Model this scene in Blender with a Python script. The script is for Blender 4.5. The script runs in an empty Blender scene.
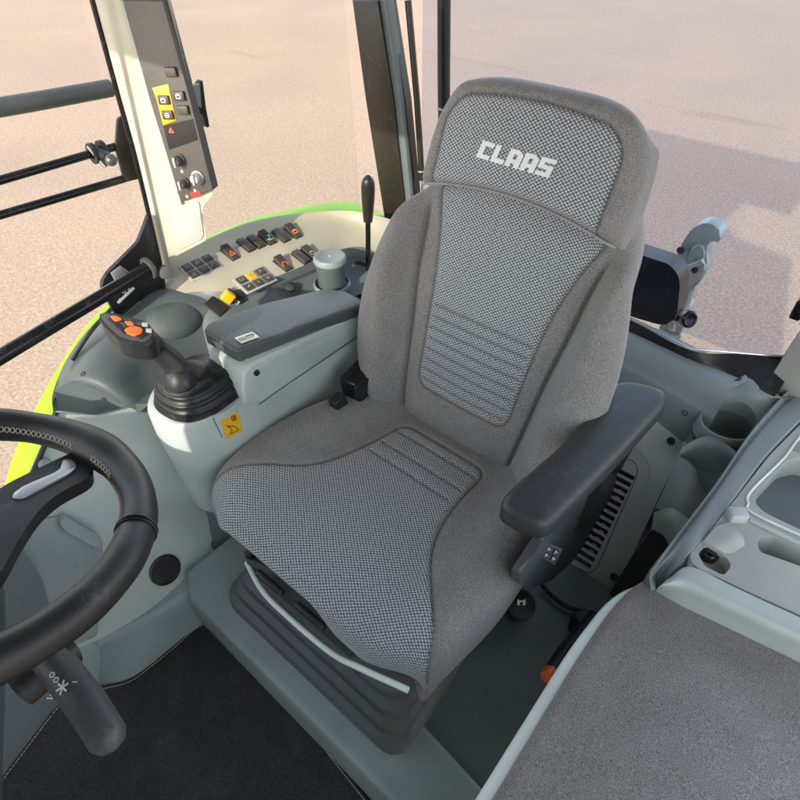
import bpy, bmesh, math, random
from mathutils import Vector as V, Matrix, noise
from mathutils.bvhtree import BVHTree
random.seed(4)
R = math.radians
scn = bpy.context.scene
COL = scn.collection

# ------------------------------------------------------------------ camera
CAM = V((0.571, -0.726, 1.537)); YAW = -.701; PIT = .7358; FPX = 595.
FW = V((math.cos(PIT)*math.sin(YAW), math.cos(PIT)*math.cos(YAW), -math.sin(PIT)))
RT = V((math.cos(YAW), -math.sin(YAW), 0)); UP = RT.cross(FW)
cam = bpy.data.cameras.new('camera'); co = bpy.data.objects.new('camera', cam); COL.objects.link(co)
co.matrix_world = Matrix.Translation(CAM) @ Matrix((RT, UP, -FW)).transposed().to_4x4()
cam.sensor_width = 36; cam.lens = 36*FPX/800; cam.clip_start = .02; cam.clip_end = 500
scn.camera = co

def ray(u, v): return (FW + RT*((u-400)/FPX) - UP*((v-400)/FPX)).normalized()
def at(u, v, x=None, y=None, z=None, pl=None, off=0.):
    """real position of a surveyed point: photo direction + the known plane the thing lies in"""
    d = ray(u, v)
    if x is not None: t = (x-CAM.x)/d.x
    elif y is not None: t = (y-CAM.y)/d.y
    elif z is not None: t = (z-CAM.z)/d.z
    else:
        p, n = V(pl[0]), V(pl[1]).normalized(); t = (p + n*off - CAM).dot(n)/d.dot(n)
    return CAM + d*t

# ------------------------------------------------------------------ materials
def new_mat(name):
    m = bpy.data.materials.new(name); m.use_nodes = True
    nt = m.node_tree; b = nt.nodes['Principled BSDF']; return m, nt, b
def nd(nt, t, **k):
    n = nt.nodes.new(t)
    for a, v in k.items():
        if a.startswith('i_'): n.inputs[a[2:].replace('_', ' ')].default_value = v
        else: setattr(n, a, v)
    return n
def ramp(nt, stops, interp='LINEAR'):
    r = nt.nodes.new('ShaderNodeValToRGB'); r.color_ramp.interpolation = interp
    e = r.color_ramp.elements
    while len(e) < len(stops): e.new(.5)
    for i, (p, c) in enumerate(stops): e[i].position = p; e[i].color = (*c, 1) if len(c) == 3 else c
    return r
def plastic(name, col, rough=.5, grain=.12, scale=900, mott=.12, spec=.4, coat=0., metal=0.):
    m, nt, b = new_mat(name); L = nt.links.new
    tc = nd(nt, 'ShaderNodeTexCoord')
    n1 = nd(nt, 'ShaderNodeTexNoise', i_Scale=6., i_Detail=5.); L(tc.outputs['Object'], n1.inputs['Vector'])
    n2 = nd(nt, 'ShaderNodeTexNoise', i_Scale=float(scale), i_Detail=2.); L(tc.outputs['Object'], n2.inputs['Vector'])
    lo = [c*(1-mott) for c in col]; hi = [min(1, c*(1+mott)) for c in col]
    r = ramp(nt, [(.3, lo), (.7, hi)]); L(n1.outputs['Fac'], r.inputs['Fac'])
    mx = nd(nt, 'ShaderNodeMix', data_type='RGBA', blend_type='OVERLAY'); mx.inputs[0].default_value = .12
    L(r.outputs['Color'], mx.inputs[6]); L(n2.outputs['Fac'], mx.inputs[7])
    n4 = nd(nt, 'ShaderNodeTexNoise', i_Scale=38., i_Detail=9., i_Roughness=.72, i_Distortion=.6); L(tc.outputs['Object'], n4.inputs['Vector'])
    du = ramp(nt, [(.56, (0, 0, 0)), (.74, (1, 1, 1))]); L(n4.outputs['Fac'], du.inputs['Fac'])
    df = nd(nt, 'ShaderNodeMath', operation='MULTIPLY'); df.inputs[1].default_value = .16; L(du.outputs['Color'], df.inputs[0])
    dm = nd(nt, 'ShaderNodeMix', data_type='RGBA'); L(df.outputs[0], dm.inputs[0]); L(mx.outputs[2], dm.inputs[6]); dm.inputs[7].default_value = (.34, .32, .28, 1)
    L(dm.outputs[2], b.inputs['Base Color'])
    rr = nd(nt, 'ShaderNodeMapRange'); rr.inputs[3].default_value = max(.05, rough-.1); rr.inputs[4].default_value = min(1, rough+.1)
    L(n1.outputs['Fac'], rr.inputs[0]); L(rr.outputs[0], b.inputs['Roughness'])
    bp = nd(nt, 'ShaderNodeBump', i_Strength=grain, i_Distance=.0006); L(n2.outputs['Fac'], bp.inputs['Height']); L(bp.outputs['Normal'], b.inputs['Normal'])
    b.inputs['Specular IOR Level'].default_value = spec; b.inputs['Coat Weight'].default_value = coat; b.inputs['Metallic'].default_value = metal
    return m
def velour(nt, tc, dark, light, L):
    n = nd(nt, 'ShaderNodeTexNoise', i_Scale=620., i_Detail=3., i_Roughness=.8); L(tc.outputs['Object'], n.inputs['Vector'])
    n3 = nd(nt, 'ShaderNodeTexNoise', i_Scale=14., i_Detail=4.); L(tc.outputs['Object'], n3.inputs['Vector'])
    a = nd(nt, 'ShaderNodeMath', operation='MULTIPLY_ADD'); a.inputs[1].default_value = .08; L(n3.outputs['Fac'], a.inputs[0]); L(n.outputs['Fac'], a.inputs[2])
    r = ramp(nt, [(.38, dark), (.72, light)]); L(a.outputs[0], r.inputs['Fac'])
    return r, n
def fabric(name, knit=True):
    m, nt, b = new_mat(name); L = nt.links.new
    tc = nd(nt, 'ShaderNodeTexCoord')
    r, n = velour(nt, tc, (.055, .053, .051), (.42, .405, .392), L)
    b.inputs['Roughness'].default_value = .95; b.inputs['Specular IOR Level'].default_value = .12
    b.inputs['Sheen Weight'].default_value = .35; b.inputs['Sheen Roughness'].default_value = .4
    bp0 = nd(nt, 'ShaderNodeBump', i_Strength=.35, i_Distance=.001); L(n.outputs['Fac'], bp0.inputs['Height'])
    if not knit:
        L(r.outputs['Color'], b.inputs['Base Color']); L(bp0.outputs['Normal'], b.inputs['Normal']); return m
    mp = nd(nt, 'ShaderNodeMapping'); L(tc.outputs['UV'], mp.inputs['Vector'])
    mp.inputs['Rotation'].default_value = (0, 0, R(45)); mp.inputs['Scale'].default_value = (1, 1, 1)
    sc = nd(nt, 'ShaderNodeMapping'); sc.inputs['Scale'].default_value = (1/.0096, 1/.0075, 1)
    L(tc.outputs['UV'], sc.inputs['Vector']); L(sc.outputs[0], mp.inputs['Vector'])
    vo = nd(nt, 'ShaderNodeTexVoronoi', voronoi_dimensions='2D', i_Scale=1.414, i_Randomness=.12); L(mp.outputs[0], vo.inputs['Vector'])
    k = ramp(nt, [(.06, (.64, .665, .68)), (.34, (.36, .38, .392)), (.52, (.10, .106, .112))]); L(vo.outputs['Distance'], k.inputs['Fac'])
    nk = nd(nt, 'ShaderNodeMix', data_type='RGBA', blend_type='MULTIPLY'); nk.inputs[0].default_value = .5
    n2 = nd(nt, 'ShaderNodeTexNoise', i_Scale=1500., i_Detail=1.); L(tc.outputs['Object'], n2.inputs['Vector'])
    r2 = ramp(nt, [(.3, (.55, .55, .55)), (.6, (1.2, 1.2, 1.2))]); L(n2.outputs['Fac'], r2.inputs['Fac'])
    L(k.outputs['Color'], nk.inputs[6]); L(r2.outputs['Color'], nk.inputs[7])
    at_ = nd(nt, 'ShaderNodeAttribute', attribute_name='insert')
    cr_ = nd(nt, 'ShaderNodeAttribute', attribute_name='crease_shade')
    st = nd(nt, 'ShaderNodeMapRange'); st.inputs[1].default_value = -.0008; st.inputs[2].default_value = .0008; L(at_.outputs['Fac'], st.inputs[0])
    mx = nd(nt, 'ShaderNodeMix', data_type='RGBA'); L(st.outputs[0], mx.inputs[0]); L(nk.outputs[2], mx.inputs[6]); L(r.outputs['Color'], mx.inputs[7])
    cm = nd(nt, 'ShaderNodeMapRange'); cm.inputs[3].default_value = 1.; cm.inputs[4].default_value = .35; L(cr_.outputs['Fac'], cm.inputs[0])  # groove shade put into the colour along seams, channels and bolster folds
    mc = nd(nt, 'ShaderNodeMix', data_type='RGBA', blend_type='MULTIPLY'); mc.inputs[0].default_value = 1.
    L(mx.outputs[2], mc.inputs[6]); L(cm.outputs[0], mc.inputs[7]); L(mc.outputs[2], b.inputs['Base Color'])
    ih = nd(nt, 'ShaderNodeMath', operation='SUBTRACT'); ih.inputs[0].default_value = 1.; L(st.outputs[0], ih.inputs[1])
    hh = nd(nt, 'ShaderNodeMath', operation='MULTIPLY'); L(ih.outputs[0], hh.inputs[0])
    iv = nd(nt, 'ShaderNodeMath', operation='SUBTRACT'); iv.inputs[0].default_value = 1.; L(vo.outputs['Distance'], iv.inputs[1]); L(iv.outputs[0], hh.inputs[1])
    bp = nd(nt, 'ShaderNodeBump', i_Strength=.8, i_Distance=.002); L(hh.outputs[0], bp.inputs['Height']); L(bp0.outputs['Normal'], bp.inputs['Normal'])
    L(bp.outputs['Normal'], b.inputs['Normal'])
    return m
def carpet(name):
    m, nt, b = new_mat(name); L = nt.links.new; tc = nd(nt, 'ShaderNodeTexCoord')
    r, n = velour(nt, tc, (.008, .0085, .0085), (.085, .088, .088), L); n.inputs['Scale'].default_value = 480.
    n4 = nd(nt, 'ShaderNodeTexNoise', i_Scale=9., i_Detail=9., i_Roughness=.75); L(tc.outputs['Object'], n4.inputs['Vector'])
    du = ramp(nt, [(.5, (0, 0, 0)), (.75, (.3, .3, .3))]); L(n4.outputs['Fac'], du.inputs['Fac'])
    dm = nd(nt, 'ShaderNodeMix', data_type='RGBA'); L(du.outputs['Color'], dm.inputs[0]); L(r.outputs['Color'], dm.inputs[6]); dm.inputs[7].default_value = (.13, .12, .105, 1)
    L(dm.outputs[2], b.inputs['Base Color']); b.inputs['Roughness'].default_value = .97; b.inputs['Specular IOR Level'].default_value = .1
    bp = nd(nt, 'ShaderNodeBump', i_Strength=.6, i_Distance=.002); L(n.outputs['Fac'], bp.inputs['Height']); L(bp.outputs['Normal'], b.inputs['Normal']); return m
def flat(name, col, rough=.5, emit=0., metal=0.):
    m, nt, b = new_mat(name); b.inputs['Base Color'].default_value = (*col, 1); b.inputs['Roughness'].default_value = rough; b.inputs['Metallic'].default_value = metal
    if emit: b.inputs['Emission Color'].default_value = (*col, 1); b.inputs['Emission Strength'].default_value = emit
    return m

M = {}
M['knit'] = fabric('knit_fabric'); M['velour'] = fabric('velour_fabric', False)
M['light'] = plastic('pale_plastic', (.42,.475,.46), .5, .25)
M['mint'] = plastic('mint_plastic', (0.690, 0.782, 0.747), .5, .2)
M['teal'] = plastic('teal_grey_plastic', (.25,.30,.30), .5, .3)
M['tealdk'] = plastic('dark_teal_plastic', (.085,.105,.108), .48, .35)
M['blue'] = plastic('blue_grey_plastic', (.215,.25,.255), .48, .25)
M['beige'] = plastic('light_grey_plastic', (.43,.405,.315), .48, .2)
M['greige'] = plastic('grey_plastic', (.36,.375,.35), .5, .25)
M['black'] = plastic('black_plastic', (.018, .019, .021), .42, .4)
M['gloss'] = plastic('black_paint', (.008, .008, .009), .22, .05, mott=.3)
M['rubber'] = plastic('black_rubber', (.012, .013, .014), .38, .3)
M['trim'] = plastic('charcoal_plastic', (.06,.066,.07), .45, .4)
M['armpad'] = plastic('charcoal_foam', (.042,.046,.05), .42, .6, scale=500)
M['lidblue'] = plastic('lid_foam', (.075,.085,.092), .4, .5, scale=500)
M['leather'] = plastic('black_leather', (.014, .015, .017), .38, .5, scale=900, spec=.5)
M['brown'] = plastic('dark_brown_paint', (.022,.018,.014), .35, .15)
M['swbrown'] = plastic('switch_plastic', (.06, .05, .042), .4, .3)
M['panelgrey'] = plastic('panel_grey', (.075,.070,.062), .45, .3)
M['silver'] = plastic('silver_trim', (.55, .56, .58), .32, .1, metal=.6)
M['steel'] = plastic('worn_steel', (.36, .40, .37), .45, .5, scale=200, mott=.35, metal=.35)
M['lime'] = plastic('lime_paint', (.27, .56, .012), .5, .05, spec=.2)
M['green'] = plastic('green_paint', (.09, .42, .06), .35, .05, coat=.3)
M['orange'] = flat('orange_plastic', (1., .16, .02), .35)
M['yellow'] = flat('yellow_plastic', (.8, .42, .01), .45)
M['white'] = flat('white_print', (.75, .77, .76), .6)
M['dim'] = flat('grey_print', (.35, .33, .3), .6)
M['red'] = flat('red_print', (.5, .02, .02), .5)
M['redlit'] = flat('lit_red_icon', (.8, .12, .08), .5, .35)
M['greenlit'] = flat('lit_green_icon', (.1, .7, .2), .5, .35)
M['orangelit'] = flat('lit_orange_icon', (.9, .25, .06), .5, .35)
M['bellows'] = plastic('grey_rubber', (.095, .105, .11), .5, .4)
M['ink'] = flat('black_print', (.006, .005, .005), .7)
M['thread'] = flat('pale_thread', (.45, .41, .34), .8)
M['trough'] = plastic('slate_plastic', (.125, .15, .158), .45, .3)
M['metaldk'] = plastic('dark_steel', (.12, .115, .11), .35, .2, metal=.5)
M['pipe'] = plastic('seam_piping', (.30, .29, .28), .8, .5)
M['mat'] = carpet('black_carpet')
M['floor'] = plastic('floor_plastic', (.115,.145,.145), .45, .5, scale=300, mott=.2)

def glass(name, tint, gl=.06):
    m, nt, b = new_mat(name); nt.nodes.remove(b); L = nt.links.new
    o = nt.nodes['Material Output']; t = nd(nt, 'ShaderNodeBsdfTransparent'); t.inputs[0].default_value = (*tint, 1)
    g = nd(nt, 'ShaderNodeBsdfGlossy'); g.inputs['Roughness'].default_value = .02
    fr = nd(nt, 'ShaderNodeFresnel', i_IOR=1.2); mx = nd(nt, 'ShaderNodeMixShader')
    L(fr.outputs[0], mx.inputs[0]); L(t.outputs[0], mx.inputs[1]); L(g.outputs[0], mx.inputs[2]); L(mx.outputs[0], o.inputs[0]); return m
M['glass'] = glass('clear_glass', (.96, .97, .965)); M['tint'] = glass('tinted_glass', (.92, .95, .93)); M['rearglass_shade'] = glass('rear_glass_shade_tint', (.70, .76, .90))  # rear pane's lilac tint stands in for bluish shadow on the ground behind

def ground_mat():
    m, nt, b = new_mat('asphalt'); L = nt.links.new
    tc = nd(nt, 'ShaderNodeTexCoord')
    n1 = nd(nt, 'ShaderNodeTexNoise', i_Scale=34., i_Detail=8., i_Roughness=.85); L(tc.outputs['Object'], n1.inputs['Vector'])
    n2 = nd(nt, 'ShaderNodeTexNoise', i_Scale=.35, i_Detail=6., i_Distortion=.4); L(tc.outputs['Object'], n2.inputs['Vector'])
    vg = nd(nt, 'ShaderNodeTexVoronoi', i_Scale=75.); L(tc.outputs['Object'], vg.inputs['Vector'])
    rg = ramp(nt, [(.0, (.62, .58, .56)), (.5, (1., .98, .96)), (1., (1.45, 1.42, 1.38))]); L(vg.outputs['Color'], rg.inputs['Fac'])
    r0_ = ramp(nt, [(.30, (.21, .145, .10)), (.5, (.375, .27, .195)), (.70, (.58, .445, .335))]); L(n1.outputs['Fac'], r0_.inputs['Fac'])
    r1 = nd(nt, 'ShaderNodeMix', data_type='RGBA', blend_type='MULTIPLY'); r1.inputs[0].default_value = .5
    L(r0_.outputs['Color'], r1.inputs[6]); L(rg.outputs['Color'], r1.inputs[7])
    r2 = ramp(nt, [(.3, (.92, .92, .94)), (.7, (1.06, 1.04, 1.01))]); L(n2.outputs['Fac'], r2.inputs['Fac'])
    mx = nd(nt, 'ShaderNodeMix', data_type='RGBA', blend_type='MULTIPLY'); mx.inputs[0].default_value = 1
    L(r1.outputs[2], mx.inputs[6]); L(r2.outputs['Color'], mx.inputs[7])
    # stains: stretched dark streaks
    mp = nd(nt, 'ShaderNodeMapping'); mp.inputs['Scale'].default_value = (.25, 1.3, 1); mp.inputs['Rotation'].default_value = (0, 0, .5)
    L(tc.outputs['Object'], mp.inputs['Vector'])
    n3 = nd(nt, 'ShaderNodeTexNoise', i_Scale=.8, i_Detail=3.); L(mp.outputs[0], n3.inputs['Vector'])
    r3 = ramp(nt, [(.24, (.80, .78, .75)), (.34, (1, 1, 1))]); L(n3.outputs['Fac'], r3.inputs['Fac'])
    m2 = nd(nt, 'ShaderNodeMix', data_type='RGBA', blend_type='MULTIPLY'); m2.inputs[0].default_value = 1
    L(mx.outputs[2], m2.inputs[6]); L(r3.outputs['Color'], m2.inputs[7]); L(m2.outputs[2], b.inputs['Base Color'])
    vp = nd(nt, 'ShaderNodeTexVoronoi', i_Scale=9., i_Randomness=1.); L(tc.outputs['Object'], vp.inputs['Vector'])
    rp_ = ramp(nt, [(.045, (.45, .42, .38)), (.075, (1, 1, 1))]); L(vp.outputs['Distance'], rp_.inputs['Fac'])
    m3 = nd(nt, 'ShaderNodeMix', data_type='RGBA', blend_type='MULTIPLY'); m3.inputs[0].default_value = .7
    L(m2.outputs[2], m3.inputs[6]); L(rp_.outputs['Color'], m3.inputs[7]); L(m3.outputs[2], b.inputs['Base Color'])
    b.inputs['Roughness'].default_value = .9
    bp = nd(nt, 'ShaderNodeBump', i_Strength=.3, i_Distance=.003); L(n1.outputs['Fac'], bp.inputs['Height']); L(bp.outputs['Normal'], b.inputs['Normal'])
    return m
M['ground'] = ground_mat()

# ------------------------------------------------------------------ builders
def tag(o, label=None, cat=None, group=None, kind=None):
    for k, v in (('label', label), ('category', cat), ('group', group), ('kind', kind)):
        if v: o[k] = v
    return o
def thing(name, label, cat, loc, group=None):
    o = bpy.data.objects.new(name, None); COL.objects.link(o); o.empty_display_size = .05
    o.location = V(loc); tag(o, label, cat, group); return o
def wloc(o):
    p = V((0, 0, 0))
    while o: p += o.location; o = o.parent
    return p
def link(name, me, mat, parent=None, ang=40):
    o = bpy.data.objects.new(name, me); COL.objects.link(o)
    me.materials.clear()
    for mm in (mat if isinstance(mat, (list, tuple)) else [mat]): me.materials.append(M[mm])
    # the mesh is authored in world space: move its origin to its own middle, then hang it on its parent
    if me.vertices:
        c = sum((v.co for v in me.vertices), V())/len(me.vertices)
        me.transform(Matrix.Translation(-c))
        o.location = c - (wloc(parent) if parent else V())
    if parent: o.parent = parent
    for p in me.polygons: p.use_smooth = True
    me.set_sharp_from_angle(angle=R(ang)); return o
def from_bm(name, bm, mat, parent=None, ang=40):
    bmesh.ops.recalc_face_normals(bm, faces=bm.faces)
    me = bpy.data.meshes.new(name); bm.to_mesh(me); bm.free(); return link(name, me, mat, parent, ang)

def b_panel(bm, pts, ext, bevel=.003, seg=3):
    pts = [V(p) for p in pts]; ext = V(ext)
    a = [bm.verts.new(p) for p in pts]; b = [bm.verts.new(p+ext) for p in pts]
    f = bm.faces.new(a); g = bm.faces.new(b[::-1]); n = len(pts)
    side = [bm.faces.new((a[i], b[i], b[(i+1) % n], a[(i+1) % n])) for i in range(n)]
    if bevel:
        bmesh.ops.bevel(bm, geom=list(f.edges)+list(f.verts), offset=bevel, segments=seg, profile=.5, affect='EDGES', clamp_overlap=True)
def panel(name, pts, ext, mat, parent=None, bevel=.003, seg=3, rnd=0, ang=40):
    if rnd: pts = smooth_loop(pts, rnd)
    bm = bmesh.new(); b_panel(bm, pts, ext, bevel, seg); return from_bm(name, bm, mat, parent, ang)
def smooth_loop(pts, r, n=5):
    """round the corners of a polygon with radius-like distance r"""
    pts = [V(p) for p in pts]; out = []
    for i, p in enumerate(pts):
        a, c = pts[i-1], pts[(i+1) % len(pts)]
        da, dc = a-p, c-p; ra = min(r, da.length*.45); rc = min(r, dc.length*.45)
        s, e = p+da.normalized()*ra, p+dc.normalized()*rc
        for k in range(n+1):
            t = k/n; out.append(s*(1-t)**2 + p*2*t*(1-t) + e*t*t)
    return out
def sheet(name, pts, mat, parent=None):
    bm = bmesh.new(); bm.faces.new([bm.verts.new(V(p)) for p in pts]); return from_bm(name, bm, mat, parent)
def b_box(bm, c, ax, h, bevel=.003, seg=3, taper=0):
    c = V(c); X, Y, Z = [V(a).normalized() for a in ax]
    vs = []
    for sx in (-1, 1):
        for sy in (-1, 1):
            for sz in (-1, 1):
                k = 1-taper if sz > 0 else 1
                vs.append(bm.verts.new(c + X*h[0]*sx*k + Y*h[1]*sy*k + Z*h[2]*sz))
    q = [(0, 1, 3, 2), (4, 6, 7, 5), (0, 4, 5, 1), (2, 3, 7, 6), (0, 2, 6, 4), (1, 5, 7, 3)]
    fs = [bm.faces.new([vs[i] for i in f]) for f in q]
    if bevel:
        es = set(e for f in fs for e in f.edges)
        bmesh.ops.bevel(bm, geom=list(es)+vs, offset=bevel, segments=seg, profile=.5, affect='EDGES', clamp_overlap=True)
XYZ = ((1, 0, 0), (0, 1, 0), (0, 0, 1))
def box(name, c, h, mat, parent=None, ax=XYZ, bevel=.003, seg=3, taper=0):
    bm = bmesh.new(); b_box(bm, c, ax, h, bevel, seg, taper); return from_bm(name, bm, mat, parent)
def frame(d, hint=(0, 0, 1)):
    d = V(d).normalized(); h = V(hint)
    if abs(d.dot(h.normalized())) > .98: h = V((1, 0, 0))
    x = h.cross(d).normalized(); return x, d.cross(x).normalized(), d
def cr(P, t):
    n = len(P)-1; t = min(max(t, 0), 1)*n; i = min(int(t), n-1); f = t-i
    p1, p2 = P[i], P[i+1]; p0 = P[i-1] if i > 0 else p1*2-p2; p3 = P[i+2] if i+2 <= n else p2*2-p1
    return (p1*2 + (p2-p0)*f + (p0*2-p1*5+p2*4-p3)*f*f + (p1*3-p0-p2*3+p3)*f**3)*.5
def crs(P, t): return cr([V((p, 0, 0)) for p in P], t).x
def curve_pts(P, n): P = [V(p) for p in P]; return [cr(P, i/(n-1)) for i in range(n)]
def b_tube(bm, pts, rad, seg=14, caps=True, closed=False, sx=1.):
    pts = [V(p) for p in pts]; n = len(pts); rings = []
    rads = rad if isinstance(rad, (list, tuple)) else [rad]*n
    prev = None
    for i, p in enumerate(pts):
        if closed: d = pts[(i+1) % n]-pts[i-1]
        else: d = pts[min(i+1, n-1)]-pts[max(i-1, 0)]
        d.normalize()
        if prev is None: x, y, _ = frame(d)
        else: x = (prev - d*prev.dot(d)).normalized(); y = d.cross(x)
        prev = x
        rings.append([bm.verts.new(p + (x*math.cos(2*math.pi*k/seg)*sx + y*math.sin(2*math.pi*k/seg))*rads[i]) for k in range(seg)])
    for i in range(n if closed else n-1):
        a, b = rings[i], rings[(i+1) % n]
        for k in range(seg): bm.faces.new((a[k], a[(k+1) % seg], b[(k+1) % seg], b[k]))
    if caps and not closed: bm.faces.new(rings[0][::-1]); bm.faces.new(rings[-1])
def tube(name, pts, rad, mat, parent=None, seg=14, closed=False, sm=0, caps=True):
    if sm: pts = curve_pts(pts, sm)
    if sm and isinstance(rad, (list, tuple)): rad = [crs(rad, i/(sm-1)) for i in range(sm)]
    bm = bmesh.new(); b_tube(bm, pts, rad, seg, caps, closed); return from_bm(name, bm, mat, parent)
def b_lathe(bm, c, axis, prof, seg=32, hint=(0, 0, 1), sc=(1, 1)):
    c = V(c); x, y, d = frame(axis, hint); rings = []
    for r, h in prof:
        if r <= 1e-6: rings.append([bm.verts.new(c+d*h)])
        else: rings.append([bm.verts.new(c+d*h+(x*math.cos(2*math.pi*k/seg)*sc[0]+y*math.sin(2*math.pi*k/seg)*sc[1])*r) for k in range(seg)])
    for a, b in zip(rings, rings[1:]):
        for k in range(seg):
            k2 = (k+1) % seg
            if len(a) == 1 and len(b) == 1: continue
            if len(a) == 1: bm.faces.new((a[0], b[k], b[k2]))
            elif len(b) == 1: bm.faces.new((a[k], a[k2], b[0]))
            else: bm.faces.new((a[k], a[k2], b[k2], b[k]))
def lathe(name, c, axis, prof, mat, parent=None, seg=32, hint=(0, 0, 1), sc=(1, 1), ang=40):
    bm = bmesh.new(); b_lathe(bm, c, axis, prof, seg, hint, sc); return from_bm(name, bm, mat, parent, ang)
def loft(name, rows, mat, parent=None, nu=40, nv=24, ext=None, ang=60):
    """smooth sheet through a grid of surveyed points, with a real thickness ext"""
    rows = [[V(p) for p in r] for r in rows]
    bm = bmesh.new(); g = []
    cols = [curve_pts(r, nu) for r in rows]
    for j in range(nv):
        g.append([bm.verts.new(cr([c[i] for c in cols], j/(nv-1))) for i in range(nu)])
    for j in range(nv-1):
        for i in range(nu-1): bm.faces.new((g[j][i], g[j][i+1], g[j+1][i+1], g[j+1][i]))
    if ext is not None:
        loop = g[0] + [g[j][-1] for j in range(1, nv)] + g[-1][-2::-1] + [g[j][0] for j in range(nv-2, 0, -1)]
        ex = V(ext); lo = [bm.verts.new(v.co+ex) for v in loop]; n = len(loop)
        for i in range(n): bm.faces.new((loop[i], lo[i], lo[(i+1) % n], loop[(i+1) % n]))
    return from_bm(name, bm, mat, parent, ang)
def bvh(*obs):
    vs, fs = [], []
    for o in obs:
        b = len(vs); l = wloc(o); vs += [v.co+l for v in o.data.vertices]; fs += [[b+i for i in p.vertices] for p in o.data.polygons]
    return BVHTree.FromPolygons(vs, fs)
def hit(bv, u, v):
    d = ray(u, v); p, n, i, t = bv.ray_cast(CAM, d)
    if p is None: return at(u, v, z=.65), V((0, 0, 1))
    if n.dot(d) > 0: n = -n
    return p, n
def text(name, s, c, X, Y, size, mat, parent, off=.0015, depth=.0004):
    cu = bpy.data.curves.new('t', 'FONT'); cu.body = s; cu.size = size; cu.align_x = 'CENTER'; cu.align_y = 'CENTER'; cu.extrude = depth
    to = bpy.data.objects.new('t', cu); me = bpy.data.meshes.new_from_object(to); bpy.data.objects.remove(to); bpy.data.curves.remove(cu)
    X = V(X).normalized(); Z = X.cross(V(Y)).normalized(); Y = Z.cross(X)
    m = Matrix((X, Y, Z)).transposed().to_4x4(); m.translation = V(c)+Z*off; me.transform(m)
    me.name = name; return link(name, me, mat, parent)
def strokes(name, segs, c, X, Y, size, mat, parent, w=.08, off=.001):
    """small printed pictogram drawn as polylines in a unit square"""
    X = V(X).normalized(); Z = X.cross(V(Y)).normalized(); Y = Z.cross(X); c = V(c)+Z*off; bm = bmesh.new()
    for pl in segs:
        for a, b in zip(pl, pl[1:]):
            a, b = V((*a, 0)), V((*b, 0)); d = (b-a)
            if d.length < 1e-6: continue
            d.normalize(); n = V((-d.y, d.x, 0))*w/2; e = d*w*.4
            q = [a-n-e, b-n+e, b+n+e, a+n-e]
            bm.faces.new([bm.verts.new(c+(X*(p.x-.5)+Y*(p.y-.5))*size) for p in q])
    me = bpy.data.meshes.new(name); bm.to_mesh(me); bm.free(); return link(name, me, mat, parent)
def circ(cx, cy, r, n=12): return [(cx+r*math.cos(2*math.pi*k/n), cy+r*math.sin(2*math.pi*k/n)) for k in range(n+1)]
def screw(pos, n, r, parent, mat='black', name='screw'):
    p = V(pos); n = V(n).normalized()
    lathe(name, p, n, [(r, -.002), (r, .0012), (r*.78, .0014), (r*.62, -.0015), (0, -.0015)], mat, parent, 18)
def sstep(a, b, x):
    t = min(max((x-a)/(b-a), 0), 1); return t*t*(3-2*t)

def surf(name, fn, ns, nt_, mat, parent, back=None):
    """dense sheet fn(s,t)->(pos, insert) closed by a back cap; metric UVs"""
    P, D, KR = [], [], []
    for j in range(nt_):
        r, d = [], []
        for i in range(ns):
            p, k, *cz = fn(-1+2*i/(ns-1), j/(nt_-1)); r.append(V(p)); d.append(k); KR.append(cz[0] if cz else 0.)
        P.append(r); D.append(d)
    vs = [p for r in P for p in r]; fs = [(j*ns+i, j*ns+i+1, (j+1)*ns+i+1, (j+1)*ns+i) for j in range(nt_-1) for i in range(ns-1)]
    loop = list(range(ns)) + [j*ns+ns-1 for j in range(1, nt_)] + [(nt_-1)*ns+i for i in range(ns-2, -1, -1)] + [j*ns for j in range(nt_-2, 0, -1)]
    vals = [d for r in D for d in r]
    if back is not None:
        b = len(vs); n = len(loop); ctr = sum((vs[i] for i in loop), V())/n
        for i in loop: vs.append(V(back(vs[i], ctr))); vals.append(1.)
        for i in range(n): fs.append((loop[i], b+i, b+(i+1) % n, loop[(i+1) % n]))
        fs.append(tuple(b+i for i in range(n))[::-1])
    me = bpy.data.meshes.new(name); me.from_pydata([tuple(v) for v in vs], [], fs); me.update()
    uv = me.uv_layers.new(name='UVMap'); Uc = {}
    mid = ns//2; jm = int(nt_*.6)
    Vc = {}
    for i in range(ns):
        a = 0.; Vc[jm*ns+i] = 0.
        for j in range(jm+1, nt_): a += (P[j][i]-P[j-1][i]).length; Vc[j*ns+i] = a
        a = 0.
        for j in range(jm-1, -1, -1): a -= (P[j][i]-P[j+1][i]).length; Vc[j*ns+i] = a
    for j in range(nt_):
        a = 0.; Uc[j*ns+mid] = 0.
        for i in range(mid+1, ns): a += (P[j][i]-P[j][i-1]).length; Uc[j*ns+i] = a
        a = 0.
        for i in range(mid-1, -1, -1): a -= (P[j][i]-P[j][i+1]).length; Uc[j*ns+i] = a
    for lp in me.loops:
        k = lp.vertex_index; uv.data[lp.index].uv = (Uc[k], Vc[k]) if k < ns*nt_ else (0, 0)
    a_ = me.attributes.new('insert', 'FLOAT', 'POINT'); a_.data.foreach_set('value', vals)
    k_ = me.attributes.new('crease_shade', 'FLOAT', 'POINT'); k_.data.foreach_set('value', KR+[0.]*(len(vs)-len(KR)))
    return link(name, me, mat, parent, 70)

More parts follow.
